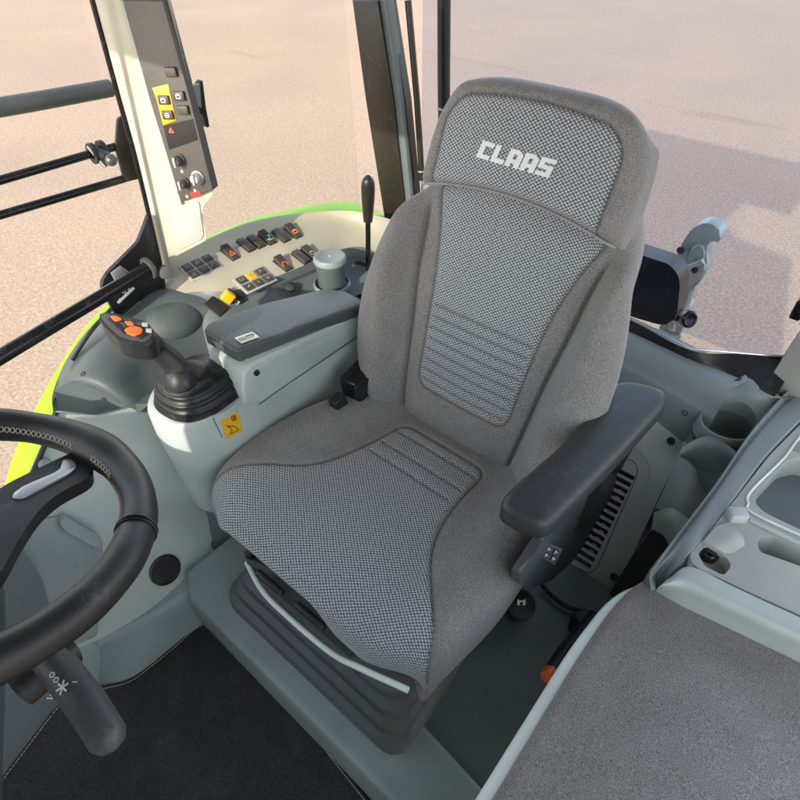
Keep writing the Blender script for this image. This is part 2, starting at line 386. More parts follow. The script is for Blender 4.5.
def pillow(name, loop, z0, z1, inset, mat, parent, crown=.006, seg=8, slope=None, under=0.):
    bm = bmesh.new(); c = sum(loop, V())/len(loop); rings = []
    n = len(loop)
    def shrink(d):
        out = []
        for i, p in enumerate(loop):
            t = (loop[(i+1) % n]-loop[i-1]).normalized(); nn = V((-t.y, t.x, 0))
            if nn.dot(c-p) < 0: nn = -nn
            out.append(p+nn*d)
        return out
    if under:
        for k in range(5):
            a = k/5*math.pi/2; rings.append([bm.verts.new(V((p.x, p.y, z0-under*(1-math.sin(a))+0)) ) for p in shrink(under*1.0*(1-math.sin(a))*1.2)])
    rings.append([bm.verts.new(V((p.x, p.y, z0))) for p in loop])
    for k in range(seg+1):
        a = k/seg*math.pi/2; L_ = shrink(inset*(1-math.cos(a)))
        rings.append([bm.verts.new(V((p.x, p.y, z1-inset*.9+inset*.9*math.sin(a)))) for p in L_])
    base_ = shrink(inset)
    for k in range(1, 8):
        f = k/8; rings.append([bm.verts.new(V((p.x+(c.x-p.x)*f, p.y+(c.y-p.y)*f, z1+crown*math.sin(f*math.pi/2)))) for p in base_])
    for a, b in zip(rings, rings[1:]):
        for k in range(n): bm.faces.new((a[k], a[(k+1) % n], b[(k+1) % n], b[k]))
    bm.faces.new(rings[-1]); bm.faces.new(rings[0][::-1])
    if slope:
        for v in bm.verts: v.co.z += slope(v.co)
    return from_bm(name, bm, mat, parent, 60)
# ================================================================== SETTING
bm = bmesh.new(); bm.faces.new([bm.verts.new(p) for p in ((-120, -120, -1.35), (120, -120, -1.35), (120, 160, -1.35), (-120, 160, -1.35))])
g = from_bm('pavement', bm, 'ground'); g['kind'] = 'structure'
# ================================================================== DRIVER SEAT
seat = thing('driver_seat', 'large grey cloth driver seat with headrest and patterned knit centre panels', 'seat', (0, -.05, .15))
# --- cushion
CP = [V((0, y, z)) for y, z in ((-.325, .325), (-.352, .37), (-.366, .425), (-.345, .472), (-.27, .488), (-.14, .482), (0, .472), (.10, .462), (.21, .455))]
CW = [.285, .315, .33, .335, .345, .352, .335, .30, .26]
def seam_cush(x, y):
    hw = crs([.355, .335, .30, .245, .195, .162, .145, .135, .13, .125], (y+.39)/.52)
    d1 = abs(x)-hw; d2 = y-.118
    if d1 > -.03 and d2 > -.03: 
        a, b = max(d1+.03, 0), max(d2+.03, 0); return math.hypot(a, b)-.03
    return max(d1, d2)
def cush(s, t):
    p = cr(CP, t); w = crs(CW, t); a = abs(s); sg = 1 if s >= 0 else -1
    k = .82
    if a <= k: X = a/k*(1-.16); dr = 0
    else:
        q = (a-k)/(1-k)
        if q < .6: an = q/.6*math.pi/2; X = .84+.16*math.sin(an); dr = .055*(1-math.cos(an))
        else: X = 1.; dr = .055+(q-.6)/.4*.07
    up = sstep(.18, .45, t)
    x = sg*w*X; y = p.y; z = p.z
    # rounded front corners in plan
    cor = sstep(.6, 1., X)*(1-sstep(.3, .7, t)); y += cor*.045
    z -= dr*sstep(.0, .35, t)
    if t < .35: x -= sg*dr*.25*(1-t/.35)
    bol = sstep(.45, .80, X)*.045*sstep(.3, .75, t) - .010*sstep(.35, .95, X)*(1-sstep(.3, .5, t)); z += bol*(1 if a <= .9 else 1)
    # the middle of the front border is lifted where the trim sits
    if t < .38:
        l = (1-sstep(.38, .62, abs(x+.06)/.33))*.112*(1-t/.38); z += l
    z += .006*math.cos(min(1, X)*math.pi/2) * up
    d = seam_cush(x, y) if t > .3 else (abs(x)-.335)
    if t <= .3 and a > .93: d = .01
    if y > .06 and t < .3: d = -1
    z -= .006*math.exp(-(d/.006)**2)*sstep(.2, .4, t)
    # channels
    if abs(x) < .125 and t > .5:
        for cy in (.085, .03, -.012): z -= .006*math.exp(-((y-cy)/.004)**2)*(1-sstep(.115, .128, abs(x)))
    z += .002*noise.noise(V((x*7, y*7, 1)))
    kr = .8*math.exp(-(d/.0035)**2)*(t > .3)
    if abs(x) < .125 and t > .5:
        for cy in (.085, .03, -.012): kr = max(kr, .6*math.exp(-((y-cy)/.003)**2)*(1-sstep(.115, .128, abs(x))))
    f = 1-sstep(.35, .9, t); x -= .022*f; y -= .018*f
    return (x, y, z), d, kr
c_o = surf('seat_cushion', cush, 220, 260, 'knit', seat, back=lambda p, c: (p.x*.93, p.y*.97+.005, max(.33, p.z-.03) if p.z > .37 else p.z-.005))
# --- backrest
BP = [V((0, y, z)) for y, z in ((.150, .430), (.158, .50), (.185, .60), (.215, .71), (.25, .82), (.292, .92), (.335, 1.00), (.365, 1.06))]
BW = [.205, .27, .315, .328, .315, .285, .25, .215]
def normal_of(P, t):
    d = (cr(P, min(1, t+.01))-cr(P, max(0, t-.01))).normalized(); return V((0, -d.z, d.y))
def back_d(x, t):
    # insert edge: widens into the shoulders
    hw = crs([.125, .128, .132, .138, .148, .17, .20, .205], t)
    d1 = abs(x)-hw; d2 = (.235-t)*.66
    if d1 > -.03 and d2 > -.03:
        a, b = max(d1+.03, 0), max(d2+.03, 0); return math.hypot(a, b)-.03
    return max(d1, d2)
def backf(s, t):
    p = cr(BP, t); w = crs(BW, t); n = normal_of(BP, t); a = abs(s); sg = 1 if s >= 0 else -1
    if sg > 0: w *= 1+.14*(1-sstep(0, .3, t))
    k = .78; q = max(0, (a-k)/(1-k))
    if a <= k: X = a/k*.80; dr = 0
    elif q < .6: an = q/.6*math.pi/2; X = .80+.20*math.sin(an); dr = .065*(1-math.cos(an))
    else: X = 1-.04*(q-.6)/.4; dr = .065+(q-.6)/.4*.055
    x = sg*w*X
    bx = crs([.155, .165, .175, .185, .20, .21, .225, .24], t)     # crease between flat middle and side bolster
    bol = sstep(bx-.006, bx+.065, abs(x))*.072*(1-sstep(.70, .97, t))*sstep(-.05, .2, t)
    dep = bol-dr
    dep += -.009*math.exp(-((abs(x)-bx)/.005)**2)*(1-sstep(.72, .85, t))
    d = back_d(x, t)
    dep -= .005*math.exp(-(d/.005)**2)
    if d < 0:
        for q_ in range(8): dep -= .005*math.exp(-((t-.265-q_*.034)/.007)**2)*sstep(.004, .016, -d)
    dep += .012*math.exp(-((t-.3)/.2)**2)*math.cos(min(1, abs(x)/.2)*math.pi/2)
    if t < .12: dep -= .03*(1-t/.12)**2
    dep += .0025*noise.noise(V((x*6, t*4, 3)))
    P_ = V((x, p.y, p.z)) + n*dep
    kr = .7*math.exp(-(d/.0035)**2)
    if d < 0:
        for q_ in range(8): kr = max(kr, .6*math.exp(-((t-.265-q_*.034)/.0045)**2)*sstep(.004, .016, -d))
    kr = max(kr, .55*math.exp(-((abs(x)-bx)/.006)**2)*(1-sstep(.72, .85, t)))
    return P_, d, kr
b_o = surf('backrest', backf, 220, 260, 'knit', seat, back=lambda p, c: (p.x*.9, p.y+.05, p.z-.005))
# --- headrest (a hood pulled over the top of the backrest)
HP = [V((0, y, z)) for y, z in ((.292, 1.010), (.312, 1.055), (.332, 1.105), (.350, 1.15), (.366, 1.195), (.39, 1.235))]
HW = [.232, .233, .231, .224, .208, .180]
def headf(s, t):
    a = abs(s); sg = 1 if s >= 0 else -1
    k = .84; q = max(0, (a-k)/(1-k)); kt = .80; r = max(0, (t-kt)/(1-kt))
    if a <= k: X = a/k*.86; dr = 0
    elif q < .6: an = q/.6*math.pi/2; X = .86+.14*math.sin(an); dr = .045*(1-math.cos(an))
    else: X = 1; dr = .045+(q-.6)/.4*.05
    tt = t if t <= kt else kt+(1-kt)*math.sin(r*math.pi/2)
    dt = 0 if t <= kt else .06*(1-math.cos(r*math.pi/2))
    low = .030*(1-min(1, X*X))*(1-t)**2
    p = cr(HP, tt); w = crs(HW, tt); n = normal_of(HP, tt)
    x = sg*w*X*(1-.14*r*r*X*X); dd = (dr**2.5+dt**2.5)**(1/2.5)
    z = p.z+low-.022*X**4*sstep(.5, 1, t); y = p.y+low*.4
    dx = abs(x)-.190; dz = (z-1.178-.02*(1-(x/.2)**2)); d = math.hypot(max(dx+.05, 0), max(dz+.05, 0))-.05 if dx > -.05 and dz > -.05 else max(dx, dz)
    dep = .012*math.cos(min(1, X)*math.pi/2)*math.sin(min(1, t*1.1)*math.pi) - dd - .004*math.exp(-(d/.005)**2)
    dep -= .014*math.exp(-(t/.03)**2)
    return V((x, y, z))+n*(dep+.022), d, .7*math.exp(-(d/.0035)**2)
h_o = surf('headrest', headf, 200, 160, 'knit', seat, back=lambda p, c: (p.x*.9, p.y+.035, p.z-.012))
pp = []
for i in range(61):
    s = -.9+1.8*i/60; q = headf(s, 0)[0]; q2 = headf(s, .03)[0]; pp.append(q+(q2-q)*.1+V((0, -.004, -.001)))
tube('piping', pp, .0028, 'pipe', h_o, 8)
# lettering woven into the headrest, laid on its surface
def inv_head(x, z):
    lo, hi = 0., .8
    s0 = x/.229/.86*.84
    for _ in range(25):
        m = (lo+hi)/2
        if headf(s0, m)[0].z < z: lo = m
        else: hi = m
    for _ in range(3):
        e = headf(s0, m)[0].x - x; s0 -= e/.26
    return headf(s0, m)[0]
GL = {'C': [[(0, 1), (.8, 1), (.8, .74), (.32, .74), (.32, .26), (.8, .26), (.8, 0), (.0, 0)]],
      'L': [[(0, 1), (.32, 1), (.32, .28), (.82, .28), (.82, 0), (0, 0)]],
      'A': [[(0, 0), (.32, 0), (.32, .74), (.52, .74), (.52, 1), (.0, 1)], [(.52, 1), (.84, .8), (.84, 0), (.52, 0)], [(.32, .22), (.52, .22), (.52, .46), (.32, .46)]],
      'S': [[(0, 1), (.84, 1), (.84, .76), (.32, .76), (.32, .62), (0, .46)], [(.0, .46), (.32, .62), (.84, .62), (.84, .5), (.52, .38)], [(.84, .5), (.84, 0), (0, 0), (0, .25), (.52, .25), (.52, .38), (0, .38), (0, .46)]]}
bm = bmesh.new(); x0 = -.092
for ch in 'CLAAS':
    for poly in GL[ch]:
        if ch == 'S': continue
        # subdivide through triangulation so it follows the cloth
        vs = [bm.verts.new((x0+px*.037+.007*py, 1.098+py*.031, 0)) for px, py in poly]
        bm.faces.new(vs)
    if ch == 'S':
        for poly in ([(0, .40), (.30, .40), (.30, 1), (0, 1)], [(.30, .76), (.84, .76), (.84, 1), (.30, 1)], [(.30, .40), (.84, .40), (.84, .62), (.30, .62)], [(.54, 0), (.84, 0), (.84, .40), (.54, .40)], [(0, 0), (.54, 0), (.54, .24), (0, .24)]):
            bm.faces.new([bm.verts.new((x0+px*.037+.007*py, 1.098+py*.031, 0)) for px, py in poly])
    x0 += .0335 if ch != 'L' else .033
bmesh.ops.triangulate(bm, faces=bm.faces)
bmesh.ops.subdivide_edges(bm, edges=bm.edges, cuts=5, use_grid_fill=True)
for v in bm.verts: v.co = inv_head(v.co.x, v.co.y)+V((0, -.0022, .001))
from_bm('brand_lettering', bm, 'white', h_o)

# --- front trim with two levers, rail, bellows
def W3(x, y, z): return V((x, y, z))
tr = loft('front_trim', [[at(u, v, y=-.33) for u, v in ((244, 552), (262, 555), (300, 578), (330, 600), (352, 640))],
                 [at(u, v, y=-.362) for u, v in ((245, 556), (266, 570), (300, 592), (328, 615), (350, 650))],
                 [at(u, v, y=-.366) for u, v in ((248, 566), (264, 590), (290, 615), (324, 642), (350, 662))],
                 [at(u, v, y=-.33) for u, v in ((252, 574), (268, 602), (294, 630), (326, 658), (352, 680))]], 'trim', seat, ext=(0, .03, 0))
for px, py, a in ((270, 583, 0), (310, 616, 1)):
    c = at(px, py, y=-.385)
    lv = box('adjustment_lever', c, (.040, .008, .011), 'black', seat, ax=((1, .03, -.06), (0, 1, .2), (0, -.2, 1)), bevel=.006)
    strokes('lever_symbol', [[(.1, .5), (.5, .9), (.9, .5)], [(.3, .2), (.7, .2)]], c+V((-.005, -.0085, .003)), (1, 0, 0), (0, -.2, 1), .012, 'dim', lv, .12)
tube('rail', [at(247, 563, y=-.365), at(262, 590, y=-.395), at(285, 614, y=-.40), at(330, 652, y=-.40), at(360, 668, y=-.395), at(408, 690, y=-.375)], .0062, 'mint', seat, 10, sm=30)
bm = bmesh.new()
for i, (z, w_, d_) in enumerate(((.32, .235, .215), (.295, .25, .23), (.275, .235, .215), (.255, .25, .235), (.235, .235, .22), (.215, .255, .24), (.195, .24, .225), (.15, .265, .25))):
    pass
prof = [(-.01, .322), (.012, .31), (.014, .288), (.010, .284), (.030, .276), (.032, .252), (.027, .248), (.046, .240), (.048, .216), (.043, .212), (.062, .204), (.064, .176), (.064, .15)]
rings = []
for r, z in prof:
    pl = smooth_loop([W3(-.20-r, -.362-r, z), W3(.25+r, -.362-r, z), W3(.25, .14, z), W3(-.20-r, .14, z)], .06, 6)
    rings.append([bm.verts.new(p) for p in pl])
for a, b in zip(rings, rings[1:]):
    n = len(a)
    for k in range(n): bm.faces.new((a[k], a[(k+1) % n], b[(k+1) % n], b[k]))
bm.faces.new(rings[0])
from_bm('suspension_bellows', bm, 'bellows', seat, 60)
box('seat_pan', (0, -.07, .345), (.27, .25, .02), 'black', seat, bevel=.01)
# --- left hand armrest, its bracket and the side cover with the switch square
AR = [V((.338, -.125, .70)), V((.338, .33, .70))]
top = [at(500, 503, z=.705), at(507, 490, z=.71), at(560, 445, z=.71), at(590, 412, z=.71), at(604, 390, z=.71), at(620, 379, z=.71), at(650, 384, z=.71), at(667, 391, z=.71), at(668, 402, z=.71), at(620, 456, z=.705), at(570, 508, z=.70), at(551, 527, z=.70), at(537, 530, z=.70), at(505, 514, z=.70)]
top = smooth_loop([V((p.x, p.y, 0)) for p in top], .03, 6)
pillow('armrest', top, .672, .716, .020, 'armpad', seat, .003, 8, under=.014)
bp_ = [at(u, v, x=.345) for u, v in ((560, 540), (574, 524), (600, 490), (640, 452), (636, 440), (575, 490))]
panel('armrest_base', [p for p in bp_], (-.035, 0, 0), 'black', seat, bevel=.006)
sc_ = [at(u, v, x=.356) for u, v in ((536, 550), (545, 536), (575, 505), (608, 470), (617, 478), (610, 505), (592, 535), (571, 563), (552, 580), (532, 588), (519, 584), (520, 574))]
sidec = panel('side_cover', smooth_loop(sc_, .012, 3), (-.018, 0, 0), 'trim', seat, bevel=.008, seg=4)
ab = [at(u, v, x=.358) for u, v in ((592, 488), (601, 482), (604, 497), (598, 512), (590, 526), (580, 537), (574, 532), (585, 510))]
panel('armrest_bracket', smooth_loop(ab, .008, 3), (-.03, 0, 0), 'black', seat, bevel=.004)
SWN = V((.62, -.42, .66)).normalized(); SWP = (at(551, 555, x=.366), SWN)
def swp(u, v, off=0.): return at(u, v, pl=SWP, off=off)
hx_ = (swp(563, 550)-swp(541, 557)).normalized(); hy_ = SWN.cross(hx_)
sq = panel('switch_square', smooth_loop([swp(*q) for q in ((540, 557), (549, 543), (563, 549), (555, 565))], .002, 2), -SWN*.012, 'trim', seat, bevel=.001)
for q in ((549, 549.5), (556, 552.5), (546.5, 555.5), (553.5, 559)):
    kx = (swp(556, 552.5)-swp(549, 549.5)).normalized(); ky = SWN.cross(kx)
    kk = box('switch_key', swp(*q, .001), (.0065, .0065, .0016), 'rubber', sq, ax=(kx, ky, SWN), bevel=.0008)
    strokes('key_symbol', [[(.2, .2), (.2, .8), (.6, .8)], [(.5, .5), (.85, .5)]], swp(*q, .0028), kx, ky, .008, 'white', sq, .16)
kc = at(521, 604, z=.23)
kn = lathe('height_knob', kc, (.25, -.3, 1), [(.034, -.06), (.037, -.01), (.034, 0), (.026, .004), (0, .004)], 'black', seat)
strokes('knob_symbol', [[(.2, .85), (.2, .3), (.8, .3), (.8, .85)], [(.3, .3), (.3, .75), (.7, .75), (.7, .3)], [(.15, .1), (.85, .1)]], kc+V((.25, -.3, 1)).normalized()*.0045, RT, UP, .026, 'white', kn, .14)
# --- belt buckle on the console side
bk = box('belt_retractor', (-.268, .115, .515), (.032, .052, .062), 'gloss', seat, ax=((1, .1, 0), (-.1, 1, .12), (0, -.12, 1)), bevel=.012)
box('retractor_slot', (-.236, .085, .55), (.006, .03, .02), 'rubber', bk, bevel=.003)
box('buckle', (-.262, .028, .50), (.014, .02, .045), 'black', seat, ax=((1, 0, .1), (0, 1, .25), (-.1, -.25, 1)), bevel=.005)
tube('belt_cable', [(-.262, .02, .50), (-.262, -.02, .46), (-.262, .0, .43), (-.25, .06, .42)], .006, 'rubber', seat, 10, sm=16)
# ================================================================== CAB SHELL
def W3(x, y, z): return V((x, y, z))
# --- floor: a raised rear floor, a lower footwell with its carpet
fl = panel('floor', [W3(-.75, -1.35, -.03), W3(.85, -1.35, -.03), W3(.85, .7, -.03), W3(-.75, .7, -.03)], (0, 0, -.06), 'tealdk', bevel=0); fl['kind'] = 'structure'
a0 = at(206, 566, z=.15); a1 = at(222, 590, z=.15)
st_pts = [W3(-.42, -.395, .15), W3(-.33, -.455, .15), W3(-.05, -.46, .15), W3(.9, -.46, .15), W3(.9, .62, .15), W3(-.42, .62, .15)]
rf = panel('raised_floor', st_pts, (0, 0, -.16), 'floor', bevel=.02, seg=5); rf['kind'] = 'structure'
lip = panel('floor_step', [W3(-.40, -.44, .175), W3(-.33, -.478, .172), W3(.6, -.48, .172), W3(.6, -.36, .175), W3(-.40, -.25, .175)], (0, 0, -.10), 'teal', bevel=.016, seg=5); lip['kind'] = 'structure'
lip2 = panel('floor_kerb', [W3(-.42, -.42, .10), W3(-.345, -.468, .10), W3(.3, -.474, .10), W3(.3, -.40, .10), W3(-.42, -.38, .10)], (0, 0, -.12), 'teal', bevel=.008); lip2['kind'] = 'structure'
mp = [at(60, 700, z=.0), at(85, 690, z=0), at(130, 680, z=0), at(175, 645, z=0), at(200, 622, z=0), at(215, 621, z=0), at(235, 640, z=0), at(290, 700, z=0), W3(.45, -.50, 0), W3(.45, -1.1, 0), W3(-.35, -1.1, 0)]
mp = smooth_loop(mp, .03, 4)
mat_ = panel('floor_mat', mp, (0, 0, -.02), 'mat', bevel=.003)
tag(mat_, 'black carpet floor mat with pale stitched border in the footwell', 'floor mat')
# border stitching, inset from the edge
bm = bmesh.new(); ctr = V((-.1, -.8, 0)); acc = 0
ins = [p+(ctr-p).normalized()*.008 for p in mp]
path = []
for a, b in zip(ins, ins[1:]+ins[:1]):
    n = max(1, int((b-a).length/.002))
    for k in range(n): path.append(a.lerp(b, k/n))
for i in range(0, len(path)-3, 4):
    a, b = path[i], path[min(i+3, len(path)-1)]
    if (b-a).length < .02: b_tube(bm, [a+V((0, 0, .001)), b+V((0, 0, .001))], .0011, 5)
from_bm('stitching', bm, 'thread', mat_)

# --- side console (right of the seat): lower panels, cowl, switch shelf
con = thing('side_console', 'moulded teal grey console along the right cab wall with rocker switches and button pads', 'console', (-.6, 0, 0))
PA = (V((-.385, 0, .10)), V((.46, 0, .22)))
def pa(u, v, off=0.): return at(u, v, pl=PA, off=off)
nA = V(PA[1]).normalized()
pA = [pa(*p) for p in ((-20, 560), (8, 520), (30, 480), (47, 440), (57, 411), (100, 416), (140, 405), (156, 400), (168, 418), (190, 468), (207, 515), (213, 545), (206, 560), (188, 588), (150, 612), (98, 640), (60, 655), (0, 660), (-60, 600))]
edge_l = [pa(u, v, .003) for u, v in ((56, 412), (47, 440), (29, 482), (8, 522), (-20, 562))]
sideA = panel('lower_panel', smooth_loop(pA, .015, 3), -nA*.03, 'light', con, bevel=.006)
pB = [pa(u, v, -.012) for u, v in ((158, 398), (215, 420), (260, 480), (260, 560), (215, 552), (213, 545), (207, 515), (190, 468), (168, 418))]
panel('seam_panel', pB, -nA*.03, 'teal', con, bevel=.004)
hp = [pa(u, v, .012) for u, v in ((-20, 512), (20, 520), (45, 519), (65, 516), (101, 540), (103, 552), (98, 636), (60, 652), (0, 660), (-40, 640))]
hat = panel('access_hatch', smooth_loop(hp, .012, 3), -nA*.014, 'teal', con, bevel=.004)
panel('hatch_lip', smooth_loop([pa(u, v, .032) for u, v in ((60, 521), (66, 515), (100, 536), (104, 546), (98, 549), (62, 529))], .006, 3), -nA*.03, 'teal', hat, bevel=.006)
tube('edge_rubber', edge_l, .006, 'rubber', con, 8)
# round vent
sp = pa(165, 570, .002)
vt = lathe('round_vent', sp, nA, [(.040, -.002), (.040, .003), (.036, .004), (.034, .0015), (0, .0015)], 'rubber', con, 40)
for k in range(-3, 4):
    h = math.sqrt(max(0, .031**2-(k*.009)**2)); yv = V((0, 1, 0)); zv = nA.cross(yv)
    tube('vent_slat', [sp+zv*k*.009-yv*h+nA*.002, sp+zv*k*.009+yv*h+nA*.002], .0016, 'rubber', vt, 6)
# plinth below the panels
b = [at(97, 686, z=0), at(130, 681, z=0), at(180, 641, z=0), at(206, 621, z=0)]
tp = [at(97, 640, x=b[0].x), at(150, 612, x=-.395), at(188, 588, x=-.375), at(207, 561, x=-.355)+V((.0, 0, -.055))]
lo = [V((p.x, p.y, -.02)) for p in b]
loft('console_plinth', [tp, [t.lerp(l, .12)+V((.008, 0, 0)) for t, l in zip(tp, lo)], [t.lerp(l, .5)+V((.004, 0, 0)) for t, l in zip(tp, lo)], lo], 'teal', con, 24, 16, ext=(-.1, 0, 0))
panel('plinth_end', [tp[0]+V((0, 0, .0)), tp[0]+V((-.4, -.08, .02)), V((b[0].x-.4, b[0].y-.08, -.02)), V((b[0].x, b[0].y-.001, -.02))], (0, .05, 0), 'teal', con, bevel=.004)
# cowl
rowsC = [[at(53, 412, z=.50), at(53, 392, z=.56), at(68, 357, z=.60), at(95, 322, z=.61), at(125, 300, z=.62), at(148, 296, z=.64)],
         [at(56, 388, z=.58), at(76, 376, z=.635), at(100, 342, z=.66), at(128, 314, z=.675), at(150, 288, z=.69), at(185, 292, z=.68)],
         [at(75, 385, z=.585), at(100, 384, z=.63), at(125, 352, z=.65), at(150, 326, z=.665), at(178, 305, z=.68), at(212, 305, z=.66)],
         [at(100, 390, z=.57), at(124, 401, z=.585), at(145, 372, z=.60), at(168, 350, z=.61), at(195, 330, z=.62), at(228, 320, z=.62)],
         [at(120, 408, z=.54), at(140, 412, z=.54), at(165, 395, z=.55), at(190, 372, z=.56), at(215, 352, z=.57), at(245, 340, z=.58)]]
cw = loft('cowl', rowsC, 'tealdk', con, 60, 40, ext=(0, 0, -.05))
panel('cowl_face', smooth_loop([at(u, v, pl=(at(57, 398, z=.575), (.55, -.75, .1))) for u, v in ((54, 390), (66, 383), (85, 381), (104, 386), (118, 398), (126, 404), (150, 404), (140, 412), (112, 418), (60, 412))], .008, 3), (-.02, .03, 0), 'tealdk', con, bevel=.005)
pd = at(176, 318, z=.66)
bm = bmesh.new(); bmesh.ops.create_uvsphere(bm, u_segments=40, v_segments=24, radius=1.)
for v in bm.verts:
    x, y, z = v.co; v.co = V((x*.062, y*.095, z*.055))
    v.co.rotate(Matrix.Rotation(-.25, 3, 'Z')); v.co += V((pd.x-.03, pd.y-.005, pd.z-.028))
from_bm('cowl_dome', bm, 'tealdk', con, 80)
for u, v, bv_ in ((83, 374, 0),):
    p, n = hit(bvh(cw), u, v); screw(p, n, .006, con)
for u, v in ((152, 406), (168, 424), (193, 449)): screw(pa(u, v, .004), nA, .0055, con)
for u, v in ((52, 443), (50, 430)): screw(pa(u, v, .004), nA, .006, con)
lathe('panel_knob', pa(44, 464, 0), nA, [(.014, 0), (.014, .012), (.010, .016), (0, .016)], 'teal', con)

# switch shelf
r0 = [at(u, v, z=z) for u, v, z in ((150, 272, .70), (178, 252, .735), (207, 239, .74), (250, 222, .74), (300, 213, .735), (350, 211, .73), (388, 219, .72), (420, 234, .71))]
r1 = [at(u, v, z=z) for u, v, z in ((158, 287, .69), (178, 268, .715), (212, 254, .72), (255, 238, .72), (300, 228, .715), (350, 222, .70), (385, 240, .68), (420, 255, .66))]
r2 = [at(u, v, z=z) for u, v, z in ((168, 300, .675), (192, 292, .685), (235, 290, .685), (280, 275, .685), (322, 258, .68), (348, 248, .67), (382, 256, .65), (420, 268, .64))]
r3 = [at(u, v, z=z) for u, v, z in ((172, 328, .60), (208, 312, .65), (250, 302, .645), (292, 288, .64), (332, 272, .635), (356, 266, .63), (385, 270, .625), (420, 280, .62))]
r4 = [at(u, v, z=z) for u, v, z in ((186, 365, .54), (228, 348, .585), (270, 328, .60), (312, 315, .60), (345, 308, .60), (370, 306, .60), (395, 305, .60), (425, 315, .60))]
sh = loft('switch_shelf', [[p+V((0, 0, -.02)) for p in r0], r0, r1, r2], 'beige', con, 80, 36, ext=(0, 0, -.06))
tg = loft('shelf_trough', [r2, [p.lerp(q, .35)+V((0, 0, -.004)) for p, q in zip(r2, r3)], r3, r4], 'trough', con, 80, 36, ext=(0, 0, -.05))
SB = bvh(sh, tg)
def shelf_axes(u, v, du, dv):
    p, n = hit(SB, u, v); q, _ = hit(SB, u+du, v+dv); X = (q-p).normalized(); Y = n.cross(X).normalized(); X = Y.cross(n); return p, X, Y, n
def rocker(u, v, w, h, tilt, icon=None, iconmat='white', rib=False, label=None):
    p, X, Y, n = shelf_axes(u, v, 10, -4.6)
    fr = box('switch', p, (w/2+.0015, h/2+.0015, .003), 'black', con, ax=(X, Y, n), bevel=.0015)
    Y2 = (Y+n*tilt).normalized(); n2 = X.cross(Y2)
    bm = bmesh.new(); b_box(bm, p+n*.006, (X, Y2, n2), (w/2, h/2, .005), .002)
    from_bm('rocker', bm, 'swbrown', fr)
    if icon: strokes('icon', icon, p+n*.011-Y2*h*.15, X, Y2, w*.8, iconmat, fr, .14)
    if label: tag(fr, label)
TRI = [[(.1, .15), (.9, .15), (.5, .85), (.1, .15)]]
ARC = [[(.1, .2), (.1, .6), (.3, .85), (.7, .85), (.9, .6), (.9, .2)]]
CHK = [[(.1, .3), (.5, .3), (.8, .8)], [(.3, .1), (.9, .1)], [(.6, .9), (.9, .9)]]
SQ = [[(.15, .2), (.85, .2), (.85, .7), (.15, .7), (.15, .2)], [(.3, .85), (.7, .85)]]
for a in ((230, 254, TRI, 'redlit', .25), (246, 246, None, '', 0), (256, 242.5, None, '', 0), (267, 239, CHK, 'greenlit', .2), (281, 236.5, None, '', 0), (293, 232.5, SQ, 'orangelit', .2),
          (283, 265, ARC, 'redlit', .3), (301, 258, None, '', 0), (310, 254, SQ, 'dim', .1)):
    rocker(a[0], a[1], .0245, .058, a[4], a[2], a[3])
def keypad(u, v, lit=None, icons=()):
    p, X, Y, n = shelf_axes(u, v, 10, -4.4)
    kp = box('button_pad', p, (.050, .036, .002), 'greige', con, ax=(X, Y, n), bevel=.0015)
    for r in range(2):
        for c in range(3):
            q = p+X*(c-1)*.031+Y*(.5-r)*.033+n*.003
            k = box('button', q, (.0125, .0135, .002), 'yellow' if (r, c) == lit else 'swbrown', kp, ax=(X, Y, n), bevel=.001)
            strokes('icon', icons[(r*3+c) % len(icons)], q+n*.002, X, Y, .015, 'dim', kp, .13)
keypad(201, 267, None, (circ(.5, .5, .3) and [circ(.5, .5, .32)], TRI, [[(.2, .6), (.5, .8), (.8, .6)]], [[(.2, .8), (.2, .2), (.8, .2)], [(.5, .5), (.8, .8)]], [circ(.5, .5, .25)], ARC))
keypad(255, 280, (0, 1), ([[(.2, .8), (.2, .2), (.8, .2), (.8, .8)]], [circ(.5, .5, .3)], [[(.2, .2), (.2, .8), (.8, .5), (.2, .5)]], [[(.2, .2), (.8, .8)], [(.4, .2), (.8, .6)]], [[(.3, .3), (.7, .3)], [(.5, .3), (.5, .8)]], [[(.3, .2), (.3, .8), (.6, .8), (.8, .5), (.6, .2), (.3, .2)]]))
# yellow switch, blanking plate, rotary dial
p, X, Y, n = shelf_axes(233, 298, 6, 5)
ys = box('guarded_switch', p+n*.003, (.027, .017, .006), 'black', con, ax=(X, Y, n), bevel=.002)
tag(ys, 'black switch with a raised yellow cap')
box('cap', p-X*.020+n*.018, (.015, .015, .010), 'yellow', ys, ax=(X, Y, n), bevel=.003)
strokes('icon', [circ(.5, .5, .3), [(.5, .5), (.8, .7)]], p+X*.012+n*.0092, X, Y, .018, 'white', ys, .1)
p, X, Y, n = shelf_axes(216, 307, 6, 5)
box('blanking_plate', p+n*.002, (.027, .016, .003), 'black', con, ax=(X, Y, n), bevel=.001)
p, X, Y, n = shelf_axes(289, 291, 10, -4)
dl = lathe('rotary_dial', p+n*.006, n, [(.028, -.015), (.028, .0), (.024, .003), (.013, .004), (.012, .014), (.009, .016), (0, .016)], 'trim', con)
for k in range(7):
    a = -.6+k*.7; strokes('dial_mark', [[(.5, .2), (.5, .8)]], p+n*.0095+(X*math.cos(a)+Y*math.sin(a))*.019, X*-math.sin(a)+Y*math.cos(a), X*math.cos(a)+Y*math.sin(a), .007, 'white', dl, .22)
p, X, Y, n = shelf_axes(361, 299, 10, -4)
lathe('socket', at(361, 297, z=.66), (0, 0, 1), [(.016, -.02), (.016, .0), (.012, .002), (.010, -.004), (0, -.004)], 'black', con)
